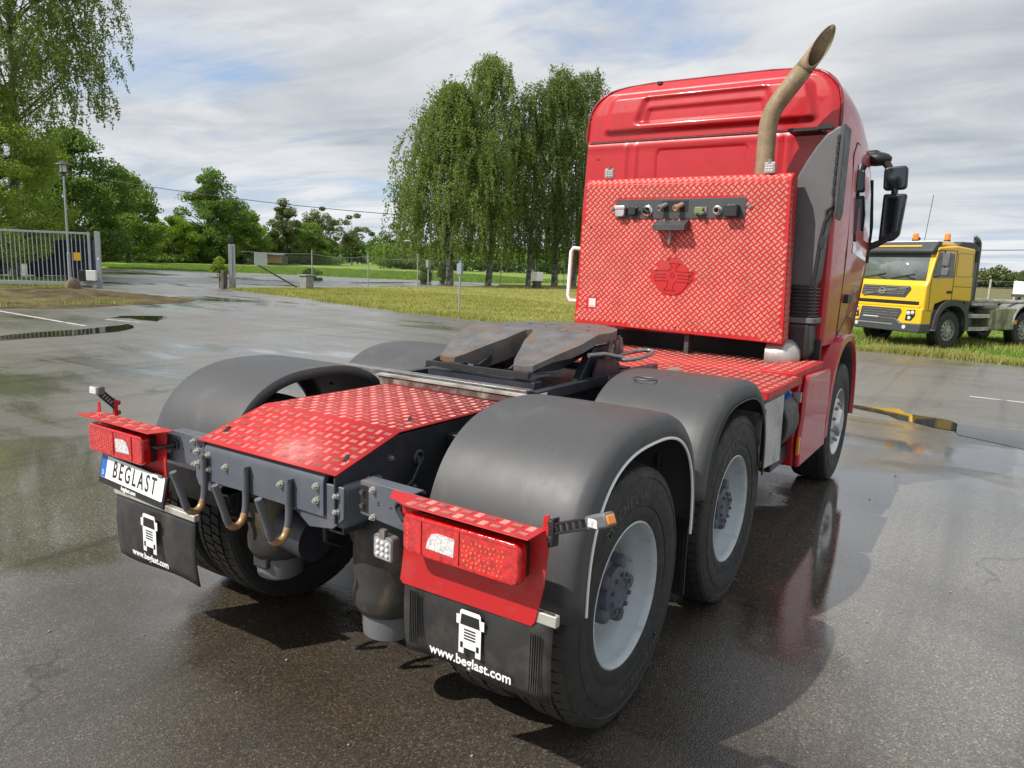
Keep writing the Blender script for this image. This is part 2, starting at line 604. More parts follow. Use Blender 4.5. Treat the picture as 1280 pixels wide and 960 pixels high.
def bolt(pos, axis, parent, r=0.0115, m=None, name='bolt'):
    m = m or BOLT
    key = (tuple(axis), round(r, 4), m.name)
    if key not in BOLT_ME:
        b = MB()
        b.lathe([(0, -0.001), (r * 1.45, -0.001), (r * 1.45, 0.003)], (0, 0, 0), axis, 12)
        b.lathe([(r * 1.45, 0.003), (r, 0.0032), (r, 0.012), (r * 0.85, 0.0135), (r * 0.5, 0.0135), (r * 0.5, 0.019), (0, 0.019)], (0, 0, 0), axis, 6)
        BOLT_ME[key] = b.mesh(name, m)
    o = obj(name, BOLT_ME[key], parent)
    o.location = pos
    return o


# ================================================================ RED TRACTOR UNIT
# truck frame: x forward, y left, z up, rear axle over the origin
T = thing('red_tractor_truck', 'red three-axle tractor truck seen from behind with bare coupling plate and black fenders', 'truck')
X1, X2, X3 = 0.0, 1.348, 4.385
TR = 0.53


# ---- wheels
def tyre_mesh(front=False):
    b = MB()
    w = 0.285 if not front else 0.31
    h = w / 2
    prof = [(0.288, -h + .035), (0.30, -h + .012), (0.335, -h + .003), (0.36, -h + .006), (0.362, -h + .002), (0.40, -h - .004), (0.43, -h - .004),
            (0.432, -h - .001), (0.475, -h + .004), (0.478, -h + .001), (0.505, -h + .008), (0.519, -h + .022), (0.521, -h + .045)]
    prof = prof + [(0.521, 0)] + [(r, -a) for r, a in prof[::-1]]
    b.lathe(prof, (0, 0, 0), (0, 1, 0), 96)
    N = 66
    for j in range(N):
        a0 = 2 * PI * j / N
        for row, (y0, y1, sh) in enumerate(((-h + .016, -h + .062, 0), (-.062, -.005, .5), (.005, .062, .2), (h - .062, h - .016, .6))):
            aa = a0 + sh * 2 * PI / N
            da = 2 * PI / N * 0.39
            ro = TR if row in (1, 2) else TR - .001
            vs = []
            sk = 0.012 if row in (1, 2) else 0.0
            for rr in (0.517, ro):
                for (aq, yq, kk) in ((-da, y0, -sk), (da, y0, -sk), (da, y1, sk), (-da, y1, sk)):
                    r2 = rr - (0.012 if (row == 0 and yq == y0) or (row == 3 and yq == y1) else 0)
                    ang = aa + aq + kk
                    vs.append((r2 * math.sin(ang), yq, r2 * math.cos(ang)))
            b.add(vs, [(4, 5, 6, 7), (0, 4, 7, 3), (1, 2, 6, 5), (0, 1, 5, 4), (3, 7, 6, 2)])
    return b.mesh('tyre', RUB, 28)


def rim_dual_mesh():
    b = MB()   # outer side is -y ; flange edge at y=-0.128
    b.lathe([(0.285, -.10), (0.297, -.118), (0.299, -.128), (0.292, -.131), (0.284, -.122), (0.277, -.10), (0.272, -.06), (0.262, -.045), (0.255, 0.0), (0.243, .03), (0.238, .055),
             (0.225, .064), (0.19, .066), (0.13, .068), (0.10, .07)], (0, 0, 0), (0, 1, 0), 72)
    b.lathe([(0.285, .10), (0.299, .128), (0.285, .128), (0.262, .09), (0.25, .07)], (0, 0, 0), (0, 1, 0), 48)
    b.tube([(.235, .055, .05), (.225, .0, .05), (.222, -.05, .048)], .006, 6)
    return b.mesh('rim', RIM, 50)


def hub_mesh():
    b = MB()
    b.lathe([(0.205, .063), (0.203, .05), (0.185, .044), (0.150, .042), (0.140, .03), (0.135, -.03), (0.122, -.05), (0.112, -.055), (0.108, -.085), (0.085, -.098), (0.060, -.1), (0.055, -.093), (0, -.09)], (0, 0, 0), (0, 1, 0), 40)
    for j in range(5):
        a = 2 * PI * j / 5 + .3
        c = Vector((0.118 * math.sin(a), -.045, 0.118 * math.cos(a)))
        b.lathe([(0.034, .05), (0.034, -.03), (0.026, -.045), (0, -.048)], c, (0, 1, 0), 12)
    for j in range(10):
        a = 2 * PI * j / 10
        b.lathe([(0.010, 0), (0.010, -.014), (0, -.016)], (0.078 * math.sin(a), -.095, 0.078 * math.cos(a)), (0, 1, 0), 6)
    return b.mesh('hub', HUB, 40)


def nut_mesh():
    b = MB()
    b.lathe([(0.021, 0.0), (0.021, -.006), (0.0165, -.008), (0.0165, -.028), (0.010, -.03), (0.010, -.045), (0, -.046)], (0, 0, 0), (0, 1, 0), 6)
    return b.mesh('wheel_nut', RUST)


def rim_front_mesh():
    b = MB()
    b.lathe([(0.285, -.10), (0.299, -.128), (0.292, -.131), (0.284, -.122), (0.272, -.06), (0.262, -.045), (0.250, -.055), (0.225, -.085), (0.205, -.115), (0.17, -.125), (0.12, -.128), (0.115, -.15), (0.10, -.165), (0, -.17)], (0, 0, 0), (0, 1, 0), 64)
    return b.mesh('rim', ALU, 40)


def ring_text(s, rad, size, y, a0, m, parent, flip=1):
    """raised lettering following the tyre wall (outer side -y)"""
    o = None
    bb = MB()
    step = size * 0.78 / rad
    for i, ch in enumerate(s):
        cu = bpy.data.curves.new('ch', 'FONT')
        cu.body = ch
        cu.size = size
        cu.align_x = 'CENTER'
        cu.align_y = 'CENTER'
        cu.extrude = 0.0012
        cu.offset = 0.001
        cu.resolution_u = 2
        t = bpy.data.objects.new('tmp', cu)
        COL.objects.link(t)
        me = bpy.data.meshes.new_from_object(t.evaluated_get(bpy.context.evaluated_depsgraph_get()))
        bpy.data.objects.remove(t)
        a = a0 + i * step   # angle clockwise seen from outside: right = +x*... outside viewer at -y sees +x to the right
        c = Vector((rad * math.sin(a), y, rad * math.cos(a)))
        er = Vector((math.sin(a), 0, math.cos(a)))
        et = Vector((math.cos(a), 0, -math.sin(a)))
        bb.add([c + et * v.co.x + er * v.co.y + Vector((0, -1, 0)) * v.co.z for v in me.vertices], [tuple(p.vertices) for p in me.polygons])
        bpy.data.meshes.remove(me)
    return tag(bb.build('lettering', m, parent), kind='stuff')


NUTF = MB().lathe([(0.017, 0.0), (0.016, -.028), (0.010, -.034), (0, -.035)], (0, 0, 0), (0, 1, 0), 6).mesh('wheel_nut', STEEL)
TY_ME, TYF_ME, RIMD, HUBM, NUTM, RIMF = tyre_mesh(), tyre_mesh(True), rim_dual_mesh(), hub_mesh(), nut_mesh(), rim_front_mesh()


def wheel(x, side, front=False):
    yo = 1.235 if not front else 1.25
    half = 0.1425 if not front else 0.155
    w = empty('wheel', (x, side * -(-1) * (yo - half) if side > 0 else -(yo - half), TR), 0, T)
    if side > 0:
        w.rotation_euler = (0, 0, PI)
    obj('tyre', TYF_ME if front else TY_ME, w)
    if not front:
        t2 = obj('tyre', TY_ME, w)
        t2.location = (0, 0.335, 0)
        obj('rim', RIMD, w)
        r2 = obj('rim', RIMD, w)
        r2.location = (0, .335, 0)
        r2.rotation_euler = (0, 0, PI)
        obj('hub', HUBM, w)
        for j in range(10):
            a = 2 * PI * j / 10 + .15
            n = obj('wheel_nut', NUTM, w)
            n.location = (0.168 * math.sin(a), .044, 0.168 * math.cos(a))
    else:
        obj('rim', RIMF, w).location = (0, -.015, 0)
        for j in range(10):
            a = 2 * PI * j / 10
            n = obj('wheel_nut', NUTF, w)
            n.location = (0.165 * math.sin(a), -.125, 0.165 * math.cos(a))
    if side < 0:
        for a0 in ((-0.62, PI - .75) if x < 1 else (PI * 0.62, -.9)):
            ring_text('MICHELIN', 0.405, 0.062, -half - 0.0035, a0, RUBS, w)
    return w


for x in (X1, X2):
    wheel(x, -1)
    wheel(x, 1)
wheel(X3, -1, True)
wheel(X3, 1, True)


# ---- rear fenders
def arc(c, a, zb, hgt, n, t):
    cs, sn = math.cos(t), math.sin(t)
    return (c - a * math.copysign(abs(cs) ** (2 / n), cs), zb + hgt * abs(sn) ** (2 / n))


def fender(c, side, a=0.605, zb=0.63, hgt=0.62, t0=0.0, t1=PI, white=True, zt=None):
    prof = [(0.600, -.050), (0.602, -.014), (0.612, 0.0), (0.70, .003), (0.85, .004), (1.0, .004), (1.15, .003), (1.215, .0), (1.240, -.010), (1.256, -.030), (1.263, -.055), (1.266, -.095)]
    rows, edge = [], []
    N = 44
    for i in range(N + 1):
        t = t0 + (t1 - t0) * i / N
        x, z = arc(c, a, zb, hgt, 2.6, t)
        x2, z2 = arc(c, a, zb, hgt, 2.6, min(PI, t + .01))
        x1, z1 = arc(c, a, zb, hgt, 2.6, max(0.0, t - .01))
        nx, nz = -(z2 - z1), (x2 - x1)
        L = math.hypot(nx, nz)
        nx, nz = nx / L, nz / L
        rows.append([(x + nx * o, side * y, z + nz * o) for y, o in prof])
        edge.append((x - nx * .098, side * 1.267, z - nz * .098))
    b = MB()
    if side > 0:
        rows = [r[::-1] for r in rows]
    b.loft(rows)
    f = b.build('rear_fender', FEND, T, solid=0.007, ang=50)
    e = MB().tube(edge, 0.0065 if white else 0.004, 6)
    e.build('edge_trim', WHITE if white else DGREY, f)
    return f


for sd in (-1, 1):
    f1 = fender(0.055, sd)
    f2 = fender(X2 - .08, sd, white=False, t0=0.12)
    # small silver sticker and reflector stud
    MB().box(-.02, .02, sd * 1.236 - .002, sd * 1.236 + .002, 1.212, 1.2205).build('sticker', ALU, f1)
    b = MB()
    b.cyl((0.66, sd * 1.06, 1.03), (0.56, sd * 1.10, 1.06), .024, 12)
    b.cyl((0.62, sd * 1.07, 1.02), (0.62, sd * 1.07, .90), .018, 8)
    b.build('fender_clamp', BLK, T)
    # spray guard between the two wheels
    b = MB()
    b.box(0.655, 0.664, sd * .95, sd * 1.225, .28, .72)
    for i in range(16):
        y = .955 + i * .0165
        b.box(0.650, 0.655, sd * y, sd * (y + .007), .28, .66)
    b.build('spray_guard', BLK, T)
# moulded loop on the front right fender
b = MB()
pts = []
for i in range(24):
    a = 2 * PI * i / 24
    pts.append((1.02 + .045 * math.copysign(abs(math.cos(a)) ** .7, math.cos(a)), -.80 + .06 * math.copysign(abs(math.sin(a)) ** .7, math.sin(a)), 1.245))
b.tube(pts, .004, 6, closed=True)
b.build('moulded_loop', FEND, T)

# ---- chassis
for sd in (-1, 1):
    b = MB()
    b.prism([(-.79, 1.035), (-.46, 1.135), (.40, 1.142), (.40, .79), (-.62, .79), (-.79, .86)], (0, sd * .398, 0), (1, 0, 0), (0, 0, 1), (0, -sd * .008, 0))
    b.build('side_plate', NAVY, T, bevel=.002)
    b = MB()
    b.box(-.74, 4.9, sd * .385 - .004, sd * .385 + .004, .80, 1.06)
    b.box(-.74, 4.9, sd * .31, sd * .385, 1.052, 1.0605)
    b.box(-.74, 4.9, sd * .31, sd * .385, .80, .808)
    b.build('frame_rail', NAVY, T)
    for x, z in ((-.62, .99), (-.50, 1.05), (-.36, .90), (-.30, .86), (-.72, .955), (-.66, .945)):
        bolt((x, sd * .399, z), (0, sd, 0), T, .010, BOLT if x < -.55 else STEEL)
    # cable loop on the plate
    b = MB()
    b.tube([(-.33, sd * .40, 1.02), (-.34, sd * .42, 1.0), (-.38, sd * .425, .95), (-.50, sd * .42, .885), (-.60, sd * .41, .85)], .009, 7)
    b.tube([(-.345, sd * .40, 1.03), (-.36, sd * .43, 1.0), (-.41, sd * .437, .945), (-.52, sd * .43, .87), (-.62, sd * .42, .83)], .008, 7)
    b.build('cable', BLK, T)
    MB().lathe([(.03, 0), (.034, .006), (.026, .012), (.02, .006)], (-.335, sd * .398, 1.02), (0, sd, 0), 16).build('grommet', DGREY, T)
    # fender bracket
    b = MB()
    b.prism([(-.10, 1.09), (.06, 1.09), (.06, .80), (-.02, .80)], (-.06, sd * .40, 0), (1, 0, 0), (0, 0, 1), (0, sd * .06, 0))
    b.cyl((.03, sd * .44, 1.05), (.03, sd * .64, 1.06), .024, 10)
    b.build('fender_bracket', NAVY, T, bevel=.004)
    bolt((-.02, sd * .462, 1.045), (-.3, sd, 0), T, .013)
    # second-axle bracket studs
    for k in range(5):
        bolt((.62 + .13 * k, sd * .392, .93), (0, sd, 0), T, .012, RUST)
        bolt((.66 + .13 * k, sd * .392, .84), (0, sd, 0), T, .010, NAVY)
    for k in range(2):
        b = MB().cyl((.60 + .16 * k, sd * .41, 1.02), (.60 + .16 * k, sd * .41, 1.12), .02, 10)
        b.build('clamp_stud', RUST, T)

# rear cross member with rounded top
prof = []
for i in range(7):
    a = R(90 - 15 * i)
    prof.append((-.745 - .045 * math.cos(R(90) - a) * 0 - .045 * math.sin(R(90 * i / 6)), 1.0 + .045 * math.cos(R(90 * i / 6))))
prof += [(-.79, .875), (-.782, .875), (-.782, .99), (-.745, 1.037), (-.70, 1.037), (-.70, 1.045)]
b = MB()
b.loft([[(x, y, z) for x, z in prof] for y in (.405, -.335)], True, True)
b.build('cross_member', SLATE, T, ang=40)
b = MB()
cp = [(.475, 1.0), (.475, .87), (.455, .835), (.34, .815), (.29, .862), (.10, .872), (-.10, .866), (-.17, .858), (-.245, .812), (-.37, .83), (-.43, .88), (-.43, 1.0)]
b.prism(cp, (-.778, 0, 0), (0, 1, 0), (0, 0, 1), (.012, 0, 0))
b.build('cross_plate', SLATE, T, bevel=.003)
MB().box(-.766, -.55, .375, .46, .83, 1.0).build('corner_bracket', SLATE, T, bevel=.02)
MB().box(-.766, -.55, -.42, -.345, .83, 1.0).build('corner_bracket', SLATE, T, bevel=.02)
for y, z in ((.36, .985), (.36, .925), (.245, .955), (-.10, .953), (-.30, .985), (-.30, .93), (.455, .985), (.455, .93), (-.395, .965), (-.395, .905)):
    bolt((-.791 if -.33 < y < .40 else -.779, y, z), (-1, 0, 0), T, .0105)

# hooks
for y in (.372, .096, -.163):
    pth = [(-.806, y, .985), (-.806, y, .86), (-.808, y, .825), (-.813, y, .798), (-.822, y, .776), (-.834, y, .762), (-.848, y, .755), (-.862, y, .754), (-.876, y, .760), (-.888, y, .774), (-.898, y, .798), (-.906, y, .83), (-.944, y, .945)]
    b = MB().tube(pth, .0145, 10)
    hk = b.build('hook', HOOKM, T, ang=60)
    MB().tube([(-.813, y, .798), (-.822, y, .776), (-.834, y, .762), (-.848, y, .755), (-.862, y, .754), (-.876, y, .760), (-.888, y, .774)], .0151, 10).build('bare_bend', HOOKR, hk, ang=60)
    MB().box(-.82, -.79, y - .012, y + .012, .978, .990).build('weld_cap', HOOKM, hk)

# deck over the rear frame: sloping tail then level plate, five-bar tread
b = MB()
dk = [(-.80, 1.048), (-.46, 1.152), (.36, 1.152)]
w0 = .415
b.loft([[(x, w0, z), (x, -w0 + .005, z)] for x, z in dk])
deck = b.build('rear_deck', RED2, T, solid=.005)
sl = Vector((.34, 0, .104))
lugs('tread_bars', (-.80, -w0 + .01, 1.0485), sl, (0, 1, 0), sl.length, .815, .0475, 'bars', LUGW, deck, hgt=.0018, scale=.88)
lugs('tread_bars', (-.462, -w0 + .01, 1.1525), (1, 0, 0), (0, 1, 0), .80, .815, .0475, 'bars', LUGW, deck, hgt=.0018, scale=.88)
for (x, y, z) in ((-.70, -.36, 1.084), (-.70, .36, 1.084), (-.28, -.30, 1.157)):
    MB().obox((x, y, z), (.022, .012, .006), (-.003, .006, 0), (0, 0, .0008)).build('slot', BLACKP, deck)

# stepped brown plate and cross strip behind the coupling
b = MB()
b.prism([(.455, 1.088), (-.41, 1.088), (-.43, 1.10), (-.47, 1.186), (.50, 1.186), (.47, 1.10)], (.36, 0, 0), (0, 1, 0), (0, 0, 1), (.012, 0, 0))
b.build('end_plate', BROWN, T, bevel=.002)
b = MB().box(.352, .40, -.46, .505, 1.187, 1.197)
b.build('end_plate_flange', ALUD, T)
b = MB().box(.44, .505, -.425, .86, 1.176, 1.204)
b.build('cross_strip', STEEL, T, bevel=.002)
for y0, y1 in ((-.30, -.18), (.30, .37), (.46, .50)):
    MB().box(.437, .4395, y0, y1, 1.178, 1.198).build('rust_patch', RUST, T)
for sd in (-1, 1):
    # hollow square rail on each side
    b = MB()
    for z0, z1, y0, y1 in ((1.148, 1.153, .425, .475), (1.193, 1.198, .425, .475), (1.153, 1.193, .425, .430), (1.153, 1.193, .470, .475)):
        b.box(.475, 1.99, sd * y0, sd * y1, z0, z1)
    b.build('side_rail', NAVY if sd > 0 else NAVY, T)
    b = MB().box(.49, .56, sd * .4755, sd * .4765, 1.158, 1.190)
    b.build('rail_sticker', WHITE, T)
    b = MB()
    b.box(1.25, 1.99, sd * .4752, sd * .4775, 1.150, 1.196)
    b.build('rail_end', BROWN, T)
    b = MB()
    b.box(.50, 2.0, sd * .36, sd * .42, 1.0605, 1.145)
    b.build('sub_frame', NAVY, T)

# coupling plate base and ramps
b = MB()
b.box(.55, 1.95, -.42, .42, 1.146, 1.162)
b.box(.62, .70, -.36, .36, 1.163, 1.215)
b.box(1.62, 1.72, -.40, .40, 1.163, 1.20)
base = b.build('coupling_base', NAVY, T, bevel=.003)
b = MB()
b.box(.74, .86, .10, .20, 1.163, 1.20).box(.86, 1.5, .12, .165, 1.163, 1.185).box(.74, .80, -.30, -.16, 1.163, 1.195)
b.build('guide_block', STEEL, base, bevel=.004)
for sd in (-1, 1):
    b = MB().prism([(1.02, 1.163), (1.62, 1.163), (1.45, 1.36), (1.20, 1.36)], (0, sd * .40, 0), (1, 0, 0), (0, 0, 1), (0, -sd * .05, 0))
    b.build('pedestal', NAVY, base, bevel=.005)


def coupling_plate():
    half = [(1.85, 0), (1.84, .08), (1.80, .17), (1.73, .26), (1.63, .335), (1.50, .395), (1.36, .432), (1.15, .445), (1.0, .432), (.92, .405), (.80, .36), (.672, .315),
            (.655, .275), (.66, .20), (.72, .165), (.85, .115), (.98, .062), (1.08, .040), (1.13, .028), (1.15, 0)]
    outline = half + [(x, -y) for x, y in half[-2:0:-1]]

    def zt(x):
        return 1.440 - .150 * max(0.0, (1.16 - x) / .50) ** 1.12 if x < 1.16 else 1.440
    bm_v = []
    n = len(outline)
    # dense fill: grid clipped to outline by scan rows in x
    b = MB()
    top = [(x, y, zt(x)) for x, y in outline]
    def wall(x, y):
        if abs(y) < .19 and .66 < x < 1.2:          # deep cheeks along the slot
            return max(1.225, zt(x) - .030 - .10 * smooth(.66, .85, x))
        return zt(x) - (.030 if x < .9 else .052)
    bot = [(x, y, wall(x, y)) for x, y in outline]
    b.add(top + bot, [(i, (i + 1) % n, n + (i + 1) % n, n + i) for i in range(n)])

    def spans(x):
        ys = []
        for i in range(n):
            (xa, ya), (xb, yb) = outline[i], outline[(i + 1) % n]
            if (xa - x) * (xb - x) < 0:
                ys.append(ya + (yb - ya) * (x - xa) / (xb - xa))
        return sorted(ys)
    xs = sorted(set([x for x, y in outline] + list(np.linspace(.66, 1.87, 44))))
    for xa, xb in zip(xs[:-1], xs[1:]):
        if xb - xa < 1e-5:
            continue
        e = 1e-6
        sa, sb = spans(xa + e), spans(xb - e)
        if len(sa) != len(sb):
            continue
        for k in range(0, len(sa), 2):
            q = [(xa, sa[k], zt(xa)), (xb, sb[k], zt(xb)), (xb, sb[k + 1], zt(xb)), (xa, sa[k + 1], zt(xa))]
            b.add(q, [(0, 1, 2, 3)])
            b.add([(x, y, z - .030) for x, y, z in q], [(3, 2, 1, 0)])
    return b.build('coupling_plate', COUPL, T, ang=30)


plate = coupling_plate()
for sd in (-1, 1):
    b = MB()
    b.prism([(.72, 1.25), (1.05, 1.36), (1.30, 1.38), (1.30, 1.30), (.98, 1.24)], (0, sd * .30, 0), (1, 0, 0), (0, 0, 1), (0, -sd * .012, 0))
    b.prism([(.76, 1.25), (1.02, 1.345), (1.14, 1.36), (1.14, 1.28), (.80, 1.235)], (0, sd * .10, 0), (1, 0, 0), (0, 0, 1), (0, sd * .015, 0))
    b.build('coupling_web', NAVY, plate)
b = MB()
b.box(.60, .63, -.33, .36, 1.235, 1.262)
b.build('guide_bar', BLK, plate)
b = MB()
for k in range(4):
    b.prism([(-.06, 0), (.06, 0), (.02, .13), (-.02, .13)], (1.33 + .13 * k, -.445 + .03 * k * k * .5, 1.26), (1, 0, 0), (0, 0, 1), (0, .012, 0))
b.build('rib', BROWN, plate)
b = MB()
for (x, y, rx, ry) in ((1.22, -.20, .028, .010), (1.34, -.28, .02, .012), (1.30, -.10, .03, .008), (1.55, .10, .02, .012), (1.48, .22, .035, .008), (1.60, -.15, .018, .012), (1.40, .05, .012, .012), (1.25, .24, .03, .007), (1.68, .02, .014, .014)):
    b = MB().prism([(rx * math.cos(2 * PI * i / 12), ry * math.sin(2 * PI * i / 12)) for i in range(12)], (x, y, 1.4395), (1, 0, 0), (0, 1, 0), (0, 0, .0015))
    b.build('plate_hole', BLACKP, plate)
# release handle with its loop
b = MB()
b.tube([(1.02, -.46, 1.335), (1.15, -.49, 1.335), (1.31, -.53, 1.305)], .013, 8)
lp = [(1.50 + .20 * math.cos(2 * PI * i / 24), -.53 + .07 * math.sin(2 * PI * i / 24), 1.305 + .012 * math.cos(2 * PI * i / 24)) for i in range(24)]
b.tube(lp, .013, 8, closed=True)
b.build('release_handle', STEEL, T, ang=60)
b = MB()
b.prism([(1.10, 1.163), (1.48, 1.18), (1.36, 1.285), (1.16, 1.30)], (0, -.45, 0), (1, 0, 0), (0, 0, 1), (0, .012, 0))
b.build('handle_bracket', NAVY, T)
MB().lathe([(.0, .04), (.018, .035), (.024, .015), (.024, 0)], (.98, -.40, 1.163), (0, 0, 1), 12).build('level_cap', PEND, T)
b = MB()
b.cyl((1.98, -.55, 1.16), (2.05, -.60, 1.165), .022, 10)
b.cyl((1.92, -.53, 1.155), (1.98, -.55, 1.16), .012, 8)
b.build('air_valve', BRASS, T)

for sd in (-1, 1):
    for k, (za, yb) in enumerate(((1.08, .50), (1.03, .52), (.98, .49))):
        MB().tube([(.48, sd * .42, za - .05), (.7, sd * yb, za), (1.0, sd * (yb + .03), za - .03), (1.35, sd * yb, za + .01), (1.8, sd * (yb - .02), za - .02), (2.2, sd * .45, za)], .011, 6).build('air_line', BLK, T, ang=60)
    for x in (.72, 1.18, 1.64):
        MB().box(x - .02, x + .02, *sorted((sd * .40, sd * .535)), .955, 1.10).build('line_clip', NAVY, T, bevel=.004)
MB().tube([(1.95, .10, 1.20), (1.80, .22, 1.19), (1.62, .18, 1.215), (1.50, .26, 1.185), (1.30, .30, 1.17)], .012, 6).build('grease_line', BLK, T, ang=60)

# ---- axles, springs and dark works under the frame
for x in (X1, X2):
    b = MB()
    b.cyl((x, -1.0, TR), (x, 1.0, TR), .075, 16)
    b.ball((x, 0, TR), .20, 20, (1, 1.15, 1))
    b.cyl((x, 0, TR), (x + .45, 0, TR + .05), .09, 16)
    for sd in (-1, 1):
        b.lathe([(.19, 0), (.205, .02), (.205, .16), (.10, .18)], (x, sd * .60, TR), (0, -sd, 0), 28)
    b.build('axle', NAVY, T, ang=40)
for sd, xx in ((-1, -.50), (1, -.40)):
    y = sd * .40
    b = MB().lathe([(.10, .84), (.135, .82), (.145, .74), (.147, .60), (.140, .555), (.148, .52), (.146, .47), (.125, .43), (.10, .425)], (xx, y, 0), (0, 0, 1), 36)
    sp = b.build('air_spring', mat('spring_rubber', (0.030, 0.028, 0.026), 0.6, var=0.2, dirt=(0.12, 0.085, 0.05), dirt_amt=0.35, dirt_scale=5), T, ang=60)
    MB().lathe([(.105, .44), (.112, .41), (.105, .33), (.085, .315), (0, .315)], (xx, y, 0), (0, 0, 1), 32).build('spring_piston', GREYP, sp)
    b = MB()
    b.prism([(-.52, .38), (.10, .46), (.10, .54), (-.30, .47), (-.52, .45)], (0, y - .05, 0), (1, 0, 0), (0, 0, 1), (0, .10, 0))
    b.build('trailing_arm', NAVY, T, bevel=.01)
b = MB()
b.cyl((-.48, .05, .60), (-.48, .22, .62), .105, 24)
b.cyl((-.30, -.16, .72), (-.30, .30, .72), .13, 24)
b.build('air_tank', NAVY, T, ang=40)
b = MB().lathe([(0, 0), (.05, .004), (.065, .02), (.065, .10)], (-.52, -.235, .70), (1, 0, 0), 20)
b.build('damper_cap', BLK, T, ang=40)
for pth in ([(-.60, .30, .93), (-.62, .33, .82), (-.60, .36, .74), (-.50, .36, .70)], [(-.66, -.20, .82), (-.64, -.18, .70), (-.50, -.12, .62)], [(-.60, .44, .92), (-.66, .47, .80), (-.64, .46, .66), (-.5, .4, .6)]):
    MB().tube(pth, .012, 7).build('air_hose', BLK, T, ang=60)
b = MB()
b.box(-.60, .9, -.36, .36, .80, .815)
b.box(1.9, 3.3, -.9, .9, .45, .98)
b.box(3.3, 5.2, -.40, .40, .50, 1.05)
b.cyl((.2, 0, .62), (1.3, 0, .60), .06, 12)
b.cyl((1.8, 0, .62), (3.4, 0, .85), .06, 12)
b.build('underbody', BLK, T, bevel=.01)

